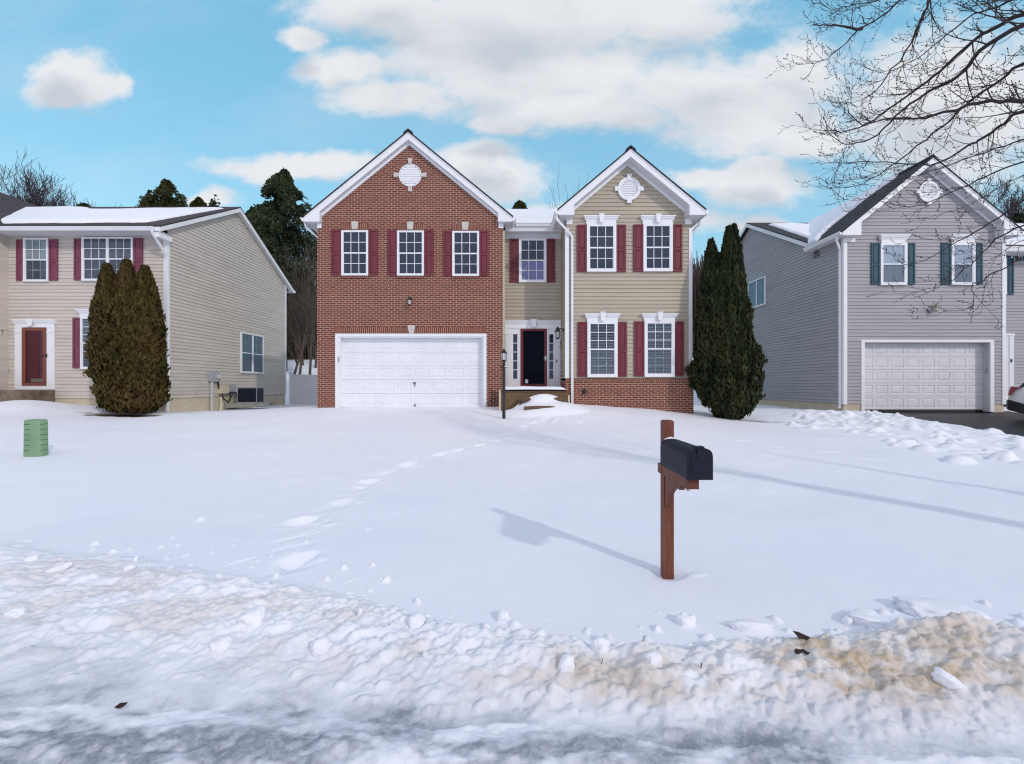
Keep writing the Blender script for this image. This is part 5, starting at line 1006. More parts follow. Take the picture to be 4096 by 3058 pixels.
# garage door deep in its white frame
f = MB(*FG); zf = rz(1648)
f.box(h0, h0 + .13, -.02, .03, zf, ht - .10); f.box(h1 - .14, h1, -.02, .03, zf, ht - .10); f.box(h0, h1, -.02, .032, ht - .10, ht); f.build('garage_frame', M['white'], gh)
f = MB(*FG); f.box(h0 + .10, h0 + .125, -.32, -.021, zf, ht - .06); f.box(h1 - .125, h1 - .10, -.32, -.021, zf, ht - .06); f.box(h0 + .125, h1 - .125, -.32, -.021, ht - .10, ht - .06); f.build('garage_reveal', M['jamb_grey'], gh)
gdd = garage_door(gh, FG, h0 + .125, h1 - .125, rz(1641), ht - .10, -.29, M['door_grey'])
f = MB(*FG); f.box(h0 + .125, h1 - .125, -.31, -.292, rz(1655), rz(1641) - .003); f.build('bottom_seal', M['black'], gdd)
f = MB((h1 - .125, 0, 0), (0, 1, 0), (-1, 0, 0)); f.box(YG + .1, YG + .17, 0, .02, rz(1495), rz(1470)); f.build('keypad', M['meter'], gh)
# set-back wing at the right edge
YW_ = 20.1; FW = FR(YW_); wx_ = lambda x: PX(x, YW_); wz = lambda y: PZ(y, YW_)
w = MB(*FW); w.siding([(GR, zsd), (28, zsd), (28, 7.0), (GR, 7.0)], e=0.132); w.box(GR - .1, 28, -.6, -.003, zsd, 7.0); w.build('set_back_wall', M['grey'], gh)
w = MB(); w.wbox(er_g[0] - .3, 28, EYm - .09, YW_, zE - .30, zE - .285); w.wbox(er_g[0], 28, EYm - .1, EYm - .08, zE - .3, zE - .08); w.build('soffit', M['soffit'], gh)
window(gh, FW, wx_(3960), wx_(4019), wz(1180), wz(1034), grille=False, up='whiteblind'); shutter(gh, FW, wx_(4019.6), wx_(4050), wz(1180), wz(1034), M['teal'])
f = MB(*FW); f.box(wx_(3990), wx_(4052), .02, .08, wz(1344), wz(1335)); f.box(wx_(4032), wx_(4050), .02, .06, zsd, wz(1344)); f.box(wx_(3990), wx_(4032), .02, .04, zsd, wz(1344)); fo = f.build('door_frame', M['vinyl'], gh)
f = MB(*FW); f.box(wx_(4036), wx_(4041), .0605, .09, wz(1450), wz(1438)); f.build('handle', M['black'], fo)
# snow on its roofs
def gt_(a, b_):  # a from eave to ridge of the left slope, b along depth from the front rake
    y = YF_ + 7.3 * b_; lim = 19.25 + 1.1 * np.sin(np.clip(a, 0, 1) * 3.0) - 0.5 * a + 0.35 * fbm(a * 4, b_ * 5, 17, 4); return np.minimum(np.minimum((y - lim) * 0.5, (EYm + 0.35 + (MY - EYm - .3) * a - y) * .5), np.minimum((0.975 - a) * 3, (a - 0.02) * 3))
aw, ah = AP[0] - el_g[0], AP[1] - el_g[1]
snow_sheet('roof_snow', (el_g[0], YF_, el_g[1] + .062), (aw, 0, ah), (0, 7.3, 0), 110, 150, gt_, 'snow drift on the steep left slope of the grey house roof', 'snow', 5, 0.11)
def mt_(a, b_):
    x = XB + 4.0 * a; return np.minimum((x - XB - 0.55 - 0.12 * fbm(a * 3, b_ * 6, 19, 3) - 0.25 * b_) * 0.6, np.minimum((0.9 - b_ + .05 * fbm(a * 6, b_, 4, 2)) * 2, (b_ - 0.01) * 3))
snow_sheet('roof_snow', (XB, EYm - .05, zE - .045), (4.0, 0, 0), (0, MY - EYm, ms * (MY - EYm)), 90, 110, mt_, 'snow in the valley of the grey house low rear roof', 'snow', 6, 0.12)
snow_sheet('roof_snow', (er_g[0] - 1.6, EYm - .05, zE - .045), (9, 0, 0), (0, MY - EYm, ms * (MY - EYm)), 50, 60, lambda a, b_: np.clip(np.minimum(b_ * 10, (0.95 - b_) * 10), -1, 1) * .06, 'snow on the set back roof right of the grey gable', 'snow', 7, 0.12)

# ------------------------------------------------------------------ things on the lawn
mb_ = thing('mailbox', (1.36, 4.165, gz(1.36, 4.165)), 'navy blue mailbox on a redwood stained post in the front snow', 'mailbox')
px0, px1, py0, py1, zb0, zt0 = 1.316, 1.405, 4.12, 4.21, 0.0, 1.442
q = MB(); ch = 0.012
q.wbox(px0, px1, py0, py1, zb0, zt0 - ch); q.add([(px0, py0, zt0 - ch), (px1, py0, zt0 - ch), (px1, py1, zt0 - ch), (px0, py1, zt0 - ch), (px0 + ch, py0 + ch, zt0), (px1 - ch, py0 + ch, zt0), (px1 - ch, py1 - ch, zt0), (px0 + ch, py1 - ch, zt0)], [(4, 5, 6, 7), (0, 1, 5, 4), (1, 2, 6, 5), (2, 3, 7, 6), (3, 0, 4, 7)])
po = q.build('post', M['post'], mb_)
q = MB(); q.wbox(1.300, 1.384, 3.515, 4.119, 0.976, 1.060); q.wbox(1.296, 1.315, 4.119, 4.225, 0.974, 1.058); q.wbox(1.406, 1.42, 4.119, 4.225, 0.974, 1.058); q.wbox(1.315, 1.406, 4.211, 4.225, 0.974, 1.058); q.build('beam', M['post'], mb_)
q = MB((1.342, 0, 0), (0, 1, 0), (1, 0, 0)); q.prism([(4.119, 0.975), (4.119, 0.70), (4.10, 0.695), (4.035, 0.80), (3.99, 0.84), (3.93, 0.885), (3.87, 0.91), (3.80, 0.925), (3.765, 0.915), (3.74, 0.935), (3.72, 0.975)], -0.018, 0.022); q.build('brace', M['post'], mb_)
def arch(x0, x1, z0, z1, r, n=10):
    c = []
    for k in range(n + 1):
        a = math.pi * k / n; cx_ = (x0 + x1) / 2; hw = (x1 - x0) / 2
        c.append((cx_ + hw * math.cos(a), z1 - r + r * math.sin(a)))
    return [(x0, z0), (x1, z0)] + c
bx0, bx1, bz0, bz1 = 1.279, 1.466, 1.062, 1.288
def sarch(x0, x1, z0, z1, n=14):  # flattened arch like the photographed box
    pts = [(x0, z0), (x1, z0)]; cx_, hw, r = (x0 + x1) / 2, (x1 - x0) / 2, 0.075
    for k in range(n + 1):
        a = math.pi * k / n; c, s = math.cos(a), math.sin(a); e = 0.72
        pts.append((cx_ + hw * math.copysign(abs(c) ** e, c), z1 - r + r * abs(s) ** e))
    return pts
prof_ = sarch(bx0 + .003, bx1 - .003, bz0, bz1 - .003)
q = MB(); q.frame((0, 0, 0), (1, 0, 0), (0, 1, 0)); k = len(prof_)
ysl = [3.49, 3.60, 3.80, 4.0, 4.10, 4.114]; base = []
for y, s_ in zip(ysl, (1, 1, 1, 1, 1, .97)):
    base += [((x - 1.372) * s_ + 1.372, y, (z - 1.17) * s_ + 1.17) for x, z in prof_]
q.add(base, [(i * k + j, i * k + (j + 1) % k, (i + 1) * k + (j + 1) % k, (i + 1) * k + j) for i in range(5) for j in range(k)] + [tuple(range(k)), tuple(range(5 * k, 6 * k))])
bo = q.build('box', M['mailbox'], mb_)
dp = sarch(bx0 - .002, bx1 + .002, bz0 - .008, bz1)
q = MB(*FR(3.49)); q.prism(dp, 0.0, 0.022)
ip = sarch(bx0 + .028, bx1 - .028, bz0 + .04, bz1 - .035); q.prism(ip, 0.0221, 0.027)
q.prism([(1.372 - .022, bz1 - .085), (1.372 + .03, bz1 - .085), (1.372 + .03, bz1 - .012), (1.372 - .022, bz1 - .012)], .0271, .033); q.prism([(bx0 + .045, bz0 + .055), (bx1 - .045, bz0 + .055), (bx1 - .045, bz0 + .115), (bx0 + .045, bz0 + .115)], .0271, .0295)
do = q.build('box_door', M['mailbox'], mb_)
q = MB(); q.wbox(1.372 - .033, 1.372 + .031, 3.462, 3.52, bz1 + .0005, bz1 + .011); q.build('latch', M['mailbox'], do)
q = MB(); q.wbox(1.352, 1.372, 3.66, 3.70, .93, .975); q.build('bracket', M['steel'], mb_)
q = MB(); q.tube([(1.30, 4.108, 1.252), (1.33, 4.106, 1.278), (1.372, 4.106, 1.289), (1.405, 4.107, 1.284)], [.006, .011, .012, .007], 6); q.build('snow_rim', M['snow'], bo, True)

lx_, ly_ = PX(2015.5, 13.6), 13.6
lp = thing('lamp_post', (lx_, ly_, gz(lx_, ly_)), 'black lamp post with a small glass lantern beside the front walk', 'lamp post')
z0_ = gz(lx_, ly_) - .3; zl = lambda y: PZ(y, 13.6)
q = MB(); q.lathe(lx_, ly_, [(.048, z0_), (.048, zl(1640)), (.042, zl(1475)), (.05, zl(1470)), (.05, zl(1465)), (.036, zl(1462)), (.036, zl(1450)), (.05, zl(1446)), (.055, zl(1444))], 10); po = q.build('post', M['iron'], lp, True)
q = MB(); q.tube([(lx_ - .11, ly_, zl(1469.5)), (lx_ + .13, ly_, zl(1469.5))], .014, 6); q.build('ladder_bar', M['iron'], po)
q = MB(); q.tube([(lx_ + .02, ly_ - .045, zl(1468)), (lx_ + .12, ly_ - .02, zl(1467.6))], .014, 5); q.build('snow_cap', M['snow'], po, True)
q = MB(); q.lathe(lx_, ly_, [(.006, zl(1393)), (.018, zl(1398)), (.03, zl(1401)), (.075, zl(1409)), (.095, zl(1412)), (.095, zl(1414))], 6); q.lathe(lx_, ly_, [(.075, zl(1441)), (.075, zl(1443.5))], 6)
for k in range(6):
    a = math.pi / 3 * k; q.tube([(lx_ + .086 * math.cos(a), ly_ + .086 * math.sin(a), zl(1413)), (lx_ + .07 * math.cos(a), ly_ + .07 * math.sin(a), zl(1442))], .008, 4)
lo_ = q.build('lantern', M['black'], lp)
q = MB(); q.lathe(lx_, ly_, [(.080, zl(1414)), (.066, zl(1441))], 6); q.build('lantern_glass', M['lamp_glass'], lo_)

# green utility pedestal
pcx, pcy = PX(144, 8.75), 8.75
pe = thing('utility_pedestal', (pcx, pcy, gz(pcx, pcy)), 'pale green ribbed plastic utility pedestal in the snow at far left', 'utility box')
zp = gz(pcx, pcy) - .12; ztp = PZ(1681, 8.6); hw, hd = .155, .10
def sup(s, z, n=28, e=.42): return [(pcx + hw * s * math.copysign(abs(math.cos(a)) ** e, math.cos(a)), pcy + hd * s * math.copysign(abs(math.sin(a)) ** e, math.sin(a)), z) for a in [2 * math.pi * k / n for k in range(n)]]
q = MB(); lay = [(1.045, zp), (1.0, ztp - .06), (.985, ztp - .025), (.93, ztp - .006), (.80, ztp), (.4, ztp + .006)]
for s_, z in lay: q.v += sup(s_, z)
q.f = [(i * 28 + k, i * 28 + (k + 1) % 28, (i + 1) * 28 + (k + 1) % 28, (i + 1) * 28 + k) for i in range(5) for k in range(28)] + [tuple(range(140, 168))]
po = q.build('cover', M['pedestal'], pe, True)
q = MB()
def onface(u, z, out=.003):
    c = max(-.999, min(.999, u / hw)); sn = (1 - abs(c) ** (2 / .42)) ** (.42 / 2); return (pcx + u, pcy - hd * sn - out, z)
def onside(v, z, out=.003):
    c = max(-.999, min(.999, v / hd)); sn = (1 - abs(c) ** (2 / .42)) ** (.42 / 2); return (pcx + hw * sn + out, pcy + v, z)
for k in range(6):
    z = ztp - .085 - k * .095
    if z < gz(pcx, pcy) + .02: break
    q.tube([onface(-.125 + .11 * i / 5, z) for i in range(6)], .006, 5); q.tube([onside(-.075 + .05 * i / 4, z) for i in range(5)], .006, 5); q.tube([onside(.0 + .06 * i / 4, z) for i in range(5)], .006, 5)
q.build('vent_slot', M['vent_dark'], po)
q = MB(); q.tube([onside(-.015, ztp - .06 - .5 * i, .004) for i in range(2)], .007, 5); q.tube([onside(-.05, ztp - .09 - .03 * i, .004) for i in range(3)], .014, 6); q.build('hasp', M['pedestal'], po)

# air conditioner on its wall bracket
ac = thing('air_conditioner', (-11.5, 20.9, .95), 'dark blue air conditioner unit on a pad beside the beige house', 'air conditioner')
q = MB(); q.wbox(-11.9, -11.10, 20.62, 21.22, 1.00, 1.60); bo = q.build('grille', M['ac'], ac)
q = MB(); q.wbox(-11.93, -11.07, 20.59, 21.25, 1.60, 1.645); q.wbox(-11.93, -11.07, 20.59, 21.25, .96, 1.0)
for x, y in ((-11.93, 20.59), (-11.09, 20.59), (-11.93, 21.23), (-11.09, 21.23)): q.wbox(x, x + .02, y, y + .02, 1.0, 1.6)
q.wbox(-11.65, -11.35, 20.75, 21.05, 1.645, 1.67); q.build('casing', M['ac_top'], ac)
q = MB()
for k in range(1, 16): q.wbox(-11.905, -11.09, 20.612, 20.618, 1.0 + k * .0375, 1.004 + k * .0375)
for k in range(1, 22): q.wbox(-11.90 + k * .0365, -11.896 + k * .0365, 20.606, 20.611, 1.0, 1.6)
q.build('wire_guard', M['mailbox'], ac)
q = MB(); q.hexa([(-12.40, 20.5, .73), (-11.1, 20.5, .80), (-11.1, 21.4, .80), (-12.40, 21.4, .73), (-12.40, 20.5, .955), (-11.1, 20.5, .955), (-11.1, 21.4, .955), (-12.40, 21.4, .955)]); q.wbox(-11.09, -10.75, 20.6, 21.35, .82, .95); q.build('pad', M['pad'], ac)

# white vinyl fence between the houses
fe = thing('vinyl_fence', (-10, 26.4, .6), 'plain white vinyl privacy fence between beige and brick houses', 'fence')
fy = 26.4
for i, x in enumerate((-12.28, -10.05, -7.8)):
    q = MB(); zt_ = PZ(1490, fy) if i == 0 else PZ(1496, fy); q.wbox(x - .065, x + .065, fy - .065, fy + .065, .2, zt_ - .06); q.hexa([(x - .065, fy - .065, zt_ - .06), (x + .065, fy - .065, zt_ - .06), (x + .065, fy + .065, zt_ - .06), (x - .065, fy + .065, zt_ - .06), (x - .11, fy - .11, zt_), (x + .11, fy - .11, zt_), (x + .11, fy + .11, zt_), (x - .11, fy + .11, zt_)]); q.build('fence_post', M['vinyl'], fe)
for a, c, y0, y1 in ((-12.215, -10.115, 1498, 1501.5), (-9.985, -7.865, 1502, 1505)):
    q = MB(); za, zc = PZ(y0, fy), PZ(y1, fy); n_ = 14
    for k in range(n_):
        t0, t1 = k / n_, (k + .985) / n_; x0, x1 = a + (c - a) * t0, a + (c - a) * t1; q.wbox(x0, x1, fy - .02, fy + .02, .3, za + (zc - za) * t0 - .05)
    q.hexa([(a, fy - .03, za - .05), (c, fy - .03, zc - .05), (c, fy + .03, zc - .05), (a, fy + .03, za - .05), (a, fy - .03, za), (c, fy - .03, zc), (c, fy + .03, zc), (a, fy + .03, za)]); q.build('fence_panel', M['vinyl'], fe)

# white car at the right edge, tail towards us on the left
cy0, cgz = 14.15, float(base_h(np.array([16.5]), np.array([15.0]))[0]) - .06
ca = thing('parked_car', (16.9, 15.0, cgz), 'white car with red tail lamp parked on the asphalt drive at the right edge', 'car')
ca.location = (17.17, 13.15, cgz); ca.rotation_euler = (0, 0, R(-55))
CAR = []
def carb(b, name, m, par=None, smooth=False):
    b.v = [(a + 17.17, c + 13.15, d + cgz) for a, c, d in b.v]; o = b.build(name, M[m], par or ca, smooth); return o
# body: cross sections along x (tail at -2.3), half width, bottom, belt
secs = [(-2.30, .70, .62, .98), (-2.24, .84, .42, 1.06), (-2.05, .90, .34, 1.10), (-1.5, .93, .30, 1.12), (0, .94, .28, 1.06), (1.2, .93, .28, 1.02), (1.9, .88, .32, .92), (2.25, .76, .38, .74), (2.32, .62, .45, .62)]
b = MB(); ns = 12
for (x, hw_, zb, zt_) in secs:
    pts = [(-hw_ * .96, zb), (-hw_, zb + .16), (-hw_ * 1.0, (zb + zt_) / 2 + .05), (-hw_ * .97, zt_ - .08), (-hw_ * .92, zt_), (-hw_ * .5, zt_ + .02)]; pts += [(-y, z) for y, z in pts[::-1]]
    b.v += [(x, y, z) for y, z in pts]
b.f = [(i * ns + k, i * ns + (k + 1) % ns, (i + 1) * ns + (k + 1) % ns, (i + 1) * ns + k) for i in range(len(secs) - 1) for k in range(ns)] + [tuple(range(ns)), tuple(range((len(secs) - 1) * ns, len(secs) * ns))]
carb(b, 'body', 'car', None, True)
b = MB(); cab = [(-2.05, .80, .72, 1.09), (-1.65, .78, .66, 1.58), (-.9, .78, .66, 1.68), (.2, .78, .66, 1.66), (.75, .80, .70, 1.35), (1.15, .82, .74, 1.05)]
b = MB(); b.v = []
for (x, h1_, h2_, zt_) in cab: b.v += [(x, -.88, 1.04), (x, -h2_ - .02, zt_ - .03), (x, h2_ + .02, zt_ - .03), (x, .88, 1.04)]
b.f = [(i * 4 + k, i * 4 + (k + 1) % 4, (i + 1) * 4 + (k + 1) % 4, (i + 1) * 4 + k) for i in range(5) for k in range(4)] + [(0, 1, 2, 3), (20, 21, 22, 23)]
carb(b, 'window', 'plastic')
b = MB(); b.v = []
for (x, h1_, h2_, zt_) in cab[1:5]: b.v += [(x, -h2_ - .03, zt_ - .05), (x, -h2_ + .05, zt_ + .02), (x, h2_ - .05, zt_ + .02), (x, h2_ + .03, zt_ - .05)]
b.f = [(i * 4 + k, i * 4 + (k + 1) % 4, (i + 1) * 4 + (k + 1) % 4, (i + 1) * 4 + k) for i in range(3) for k in range(4)] + [(0, 1, 2, 3), (12, 13, 14, 15)]
for s_ in (-1, 1):
    for x0, x1 in ((-1.28, -1.18), (-.25, -.15)): b.hexa([(x0, s_ * .885, 1.05), (x1, s_ * .885, 1.05), (x1, s_ * .87, 1.05), (x0, s_ * .87, 1.05), (x0 + .04, s_ * .70, 1.60), (x1 + .04, s_ * .70, 1.60), (x1 + .04, s_ * .68, 1.60), (x0 + .04, s_ * .68, 1.60)])
carb(b, 'roof', 'car')
b = MB()
for i in range(2):
    pass
bs = [(-2.34, .66, .40, .62), (-2.28, .86, .34, .66), (-2.0, .935, .26, .56), (-1.62, .95, .24, .42)]
for (x, hw_, zb, zt_) in bs: b.v += [(x, -hw_, zb), (x, -hw_ - .01, zt_), (x, hw_ + .01, zt_), (x, hw_, zb)]
b.f = [(i * 4 + k, i * 4 + (k + 1) % 4, (i + 1) * 4 + (k + 1) % 4, (i + 1) * 4 + k) for i in range(3) for k in range(4)] + [(0, 1, 2, 3), (12, 13, 14, 15)]
carb(b, 'bumper', 'plastic', None)
for s_ in (-1, 1):
    b = MB(); b.frame((0, s_ * .935, 0), (1, 0, 0), (0, s_, 0)); b.prism([(-2.26, .80), (-2.20, .80), (-2.17, .92), (-1.98, 1.03), (-2.20, 1.05)], -.12, .012); carb(b, 'tail_lamp', 'tail')
for x in (-1.53, 1.45):
    for s_ in (-1, 1):
        b = MB((0, s_ * .80, 0), (1, 0, 0), (0, s_, 0)); b.disc(x, .345, .345, 0, .14, 26); wo = carb(b, 'wheel', 'rubber')
        b = MB((0, s_ * .94, 0), (1, 0, 0), (0, s_, 0)); b.disc(x, .345, .22, .001, .012, 20); carb(b, 'rim', 'alloy', wo)
        b = MB((0, s_ * .90, 0), (1, 0, 0), (0, s_, 0)); pts = [(x + .43 * math.cos(a), .36 + .43 * math.sin(a)) for a in [math.pi * k / 12 for k in range(13)]] + [(x - .36, .36 - .1), (x + .36, .36 - .1)]
        b.ring(x, .36, .345, .43, 0.0, .052, 28); carb(b, 'wheel_arch', 'plastic')

# ------------------------------------------------------------------ foliage helpers (numpy)
def cards(name, C, D, size, tint, m, par, asp=0.5, seed=0, NN=None):
    """leaf sprays: one bent pair of triangles-quads per centre C, pointing along D"""
    rs = np.random.RandomState(seed); n = len(C); D = D / (np.linalg.norm(D, axis=1, keepdims=True) + 1e-9)
    Rn = rs.normal(size=(n, 3)) * (1 if NN is None else .38) + (0 if NN is None else NN); S = np.cross(D, Rn); S /= (np.linalg.norm(S, axis=1, keepdims=True) + 1e-9); U = np.cross(S, D)
    L = size[:, None]; a = C - D * L * .45; t = C + D * L * .55; m1 = C + S * L * asp * .5 + U * L * .10; m2 = C - S * L * asp * .5 + U * L * .10
    V = np.stack([a, m1, t, m2], 1).reshape(-1, 3)
    me = bpy.data.meshes.new(name); me.vertices.add(4 * n); oo = origin(par) if par else Vector((0, 0, 0)); me.vertices.foreach_set('co', (V - np.array(oo)).astype(np.float32).ravel())
    me.loops.add(4 * n); me.loops.foreach_set('vertex_index', np.arange(4 * n, dtype=np.int32)); me.polygons.add(n); me.polygons.foreach_set('loop_start', np.arange(n, dtype=np.int32) * 4)
    me.update(); at = me.attributes.new('tint', 'FLOAT', 'FACE'); at.data.foreach_set('value', tint.astype(np.float32)); me.materials.append(m)
    o = bpy.data.objects.new(name, me); COL.objects.link(o)
    if par: o.parent = par
    return o
def arborvitae(label, x, y, spires, m, n, seed, sc=1.0, pk=(2.3, .68)):
    z = gz(x, y); t = thing('arborvitae', (x, y, z), label, 'evergreen'); rs = np.random.RandomState(seed)
    C, D, S, T, Q = [], [], [], [], []; core = MB()
    tot = sum(h * r for _, _, h, r, _ in spires)
    for (dx_, dy_, h, r, low) in spires:
        def rad(tz): return r * np.clip((1 - tz) * pk[0], 0, 1) ** pk[1] * (0.62 + 0.38 * np.clip(tz / .22, 0, 1)) * (1 - .12 * np.clip(tz - .3, 0, 1))
        r = r * sc; dx_ *= sc; k = int(n * h * r / tot / sc); tz = rs.rand(k) ** 0.85 * .985; th = rs.rand(k) * 2 * np.pi
        lump = 1 + .20 * fbm(th * 2.2, tz * h * 1.5, seed, 3) + .26 * fbm(th * 5, tz * h * 3.4, seed + 3, 3)
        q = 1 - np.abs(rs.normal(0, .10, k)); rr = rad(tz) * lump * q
        P = np.stack([x + dx_ + rr * np.cos(th) - dx_ * .25 * (1 - tz), y + dy_ + rr * np.sin(th), z + low + tz * (h - low)], 1)
        P[:, 2] += rs.normal(0, .02, k)
        out = np.stack([np.cos(th) * .45, np.sin(th) * .45, 1.0 + 0 * th], 1) + rs.normal(0, .35, (k, 3))
        C.append(P); D.append(out); Q.append(np.stack([np.cos(th), np.sin(th), .25 + .5 * (lump - 1)], 1)); S.append(rs.uniform(.06, .19, k)); T.append(np.clip(.5 + 1.1 * (lump - 1) * 2 + rs.normal(0, .14, k) - (1 - q) * 2.0, 0, 1))  # sprays in hollows and deeper inside get darker tint: shading put into the colour
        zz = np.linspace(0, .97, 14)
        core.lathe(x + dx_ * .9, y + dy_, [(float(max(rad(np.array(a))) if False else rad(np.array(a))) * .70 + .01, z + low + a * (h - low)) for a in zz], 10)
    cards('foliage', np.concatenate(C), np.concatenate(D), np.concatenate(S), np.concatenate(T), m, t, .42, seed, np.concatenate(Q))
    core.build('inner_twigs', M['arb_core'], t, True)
    tr = MB()
    for (dx_, dy_, h, r, low) in spires: tr.tube([(x + dx_ * .5, y + dy_ * .5, z - .3), (x + dx_ * .8, y + dy_ * .8, z + .5), (x + dx_, y + dy_, z + h * .6)], [.07, .06, .02], 6)
    tr.build('trunk', M['bark'], t); return t
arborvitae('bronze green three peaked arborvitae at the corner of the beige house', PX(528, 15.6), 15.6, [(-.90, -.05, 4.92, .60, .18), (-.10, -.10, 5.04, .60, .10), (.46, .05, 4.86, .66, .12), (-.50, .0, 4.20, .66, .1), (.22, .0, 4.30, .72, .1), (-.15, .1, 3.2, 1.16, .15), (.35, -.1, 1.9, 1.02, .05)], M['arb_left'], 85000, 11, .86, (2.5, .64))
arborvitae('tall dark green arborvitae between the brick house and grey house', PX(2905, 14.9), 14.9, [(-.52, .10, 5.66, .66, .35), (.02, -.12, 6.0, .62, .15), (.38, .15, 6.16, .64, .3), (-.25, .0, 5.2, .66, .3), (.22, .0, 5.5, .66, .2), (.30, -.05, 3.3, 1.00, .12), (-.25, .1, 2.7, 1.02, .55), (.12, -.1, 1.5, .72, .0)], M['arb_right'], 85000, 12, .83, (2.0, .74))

RMIN = [.0018]; UPB = [.06]
def tree_limbs(b, rs, p, d, L, r, lev, maxlev, seg=4, droop=0.0, spread=.6, tw=None):
    n = 5 if lev < 2 else 4; pts = [p.copy()]; rad = [r]; dd = d.copy()
    for i in range(n):
        dd = (dd + Vector(rs.normal(0, .13, 3)) + Vector((0, 0, UPB[0] - droop))).normalized(); pts.append(pts[-1] + dd * (L / n)); rad.append(max(r * (1 - .75 * (i + 1) / n), r * .22, RMIN[0]))
    b.tube(pts, rad, seg if lev < 2 else 3, cap=False)
    if lev >= maxlev: return
    k = int(rs.randint(3, 6)) if lev else int(rs.randint(5, 8))
    for j in range(k):
        t = rs.uniform(.3, 1.0) if lev else rs.uniform(.35, 1.0); i = min(int(t * n), n - 1); q = pts[i].lerp(pts[i + 1], t * n - i)
        nd = (pts[i + 1] - pts[i]).normalized(); ax = Vector(rs.normal(0, 1, 3)).cross(nd).normalized(); ang = rs.uniform(.35, .35 + spread)
        nd = (nd * math.cos(ang) + ax * math.sin(ang)).normalized(); tree_limbs(b, rs, q, nd, L * rs.uniform(.45, .72), rad[i] * rs.uniform(.5, .7), lev + 1, maxlev, seg, droop, spread)
def bare_tree(label, x, y, h, seed, r=.16, lev=4, group='bare trees beyond the houses', m='far_twig', stems=1, spread=.55, sink=0.5, up=.20, lf=1.0):
    z = float(base_h(np.array([x]), np.array([y]))[0]) - sink; t = thing('bare_tree', (x, y, z), label, 'tree', group); rs = np.random.RandomState(seed); RMIN[0] = .00030 * y; UPB[0] = up
    tr = MB(); cr = MB()
    for s in range(stems):
        d = Vector((rs.normal(0, .10), rs.normal(0, .10), 1)).normalized(); pts = [Vector((x + s * .3 * rs.normal(), y, z))]; n = 6; rad = [r]
        for i in range(n): d = (d + Vector(rs.normal(0, .05, 3))).normalized(); pts.append(pts[-1] + d * (h * .62 / n)); rad.append(r * (1 - .10 * (i + 1)))
        tr.tube(pts, rad, 6, cap=False)
        for i in range(2, n + 1):
            for j in range(3 if i < n else 5):
                dd = Vector((rs.normal(0, .42), rs.normal(0, .42), rs.uniform(.7, 1.2))).normalized(); tree_limbs(cr, rs, pts[i].copy(), dd, h * lf * rs.uniform(.22, .36), rad[i] * .5, 1, lev, 4, 0, spread)
    tr.build('trunk', M[m], t, fix=False); cr.build('crown', M[m], t, fix=False); return t
def conifer(label, x, y, h, rc, zlo, m, n, seed, group=None, shape=1.0, csz=.34, sparse=.9, name='pine_tree'):
    z = float(base_h(np.array([x]), np.array([y]))[0]) - .4; t = thing(name, (x, y, z), label, 'tree', group); rs = np.random.RandomState(seed)
    tr = MB(); tr.tube([(x, y, z), (x + .1, y, z + h * .5), (x, y, z + h * .96)], [h * .017, h * .012, .03], 7)
    hc = h - zlo; tz = rs.rand(n * 2) ** .9; th = rs.rand(n * 2) * 2 * np.pi
    prof_ = rc * (1 - .90 * tz ** 3.0) * (.62 + .38 * np.clip(tz * 3.2, 0, 1)) * (1 - .25 * shape * tz)
    lump = 1 + .62 * fbm(np.cos(th) * 1.7 + seed, np.sin(th) * 1.7 + tz * hc * .75, seed, 3) + .34 * fbm(th * 3, tz * hc * 1.9, seed + 5, 2)
    q = rs.rand(n * 2) ** .45; rr = prof_ * lump * q; P = np.stack([x + rr * np.cos(th), y + rr * np.sin(th), z + zlo + tz * hc * (1 + .04 * np.sin(th * 3))], 1)
    cs = .85 * max(.5, rc / 2.6); den = fbm((P[:, 0] + .6 * P[:, 2]) / cs, (P[:, 1] - 1.3 * P[:, 2]) / cs, seed + 9, 3, .55) + .6 * fbm((P[:, 0] - P[:, 1]) / cs * .9, P[:, 2] / cs * 1.5, seed + 19, 2)
    keep = np.nonzero(den > -.10 - .25 * (1 - q))[0][:n]; P, th, q, den, rr = P[keep], th[keep], q[keep], den[keep], rr[keep]
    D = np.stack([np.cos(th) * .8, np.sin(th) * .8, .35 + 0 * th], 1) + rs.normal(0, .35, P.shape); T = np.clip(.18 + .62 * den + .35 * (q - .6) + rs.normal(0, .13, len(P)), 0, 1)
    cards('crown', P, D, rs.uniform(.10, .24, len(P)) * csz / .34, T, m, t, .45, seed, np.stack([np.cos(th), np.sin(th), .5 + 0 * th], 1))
    for k in range(int(5 * hc)):
        f_ = rs.rand() * .9; a_ = rs.rand() * 2 * np.pi; L = rc * (1 - .9 * f_ ** 2) * rs.uniform(.5, .95); zz = z + zlo * .9 + f_ * hc; tr.tube([(x, y, zz), (x + L * .5 * math.cos(a_), y + L * .5 * math.sin(a_), zz + .05 * L), (x + L * math.cos(a_), y + L * math.sin(a_), zz + .2 * L)], [.06, .04, .015], 4, cap=False)
    tr.build('trunk', M['pine_bark'], t, fix=False); return t
def at(px, Y): return PX(px, Y)
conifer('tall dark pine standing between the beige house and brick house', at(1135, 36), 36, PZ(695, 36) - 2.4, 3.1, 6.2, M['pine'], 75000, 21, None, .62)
conifer('dark pine behind the right edge of the beige roof', at(1010, 40), 40, PZ(840, 40) - 3.4, 2.2, 7.0, M['pine'], 26000, 26, None, .8)
conifer('round topped dark evergreen behind the beige roof', at(665, 42), 42, PZ(728, 42) - 3.6, 2.0, 11, M['cedar'], 30000, 22, 'evergreens behind the beige roof', .6, .3)
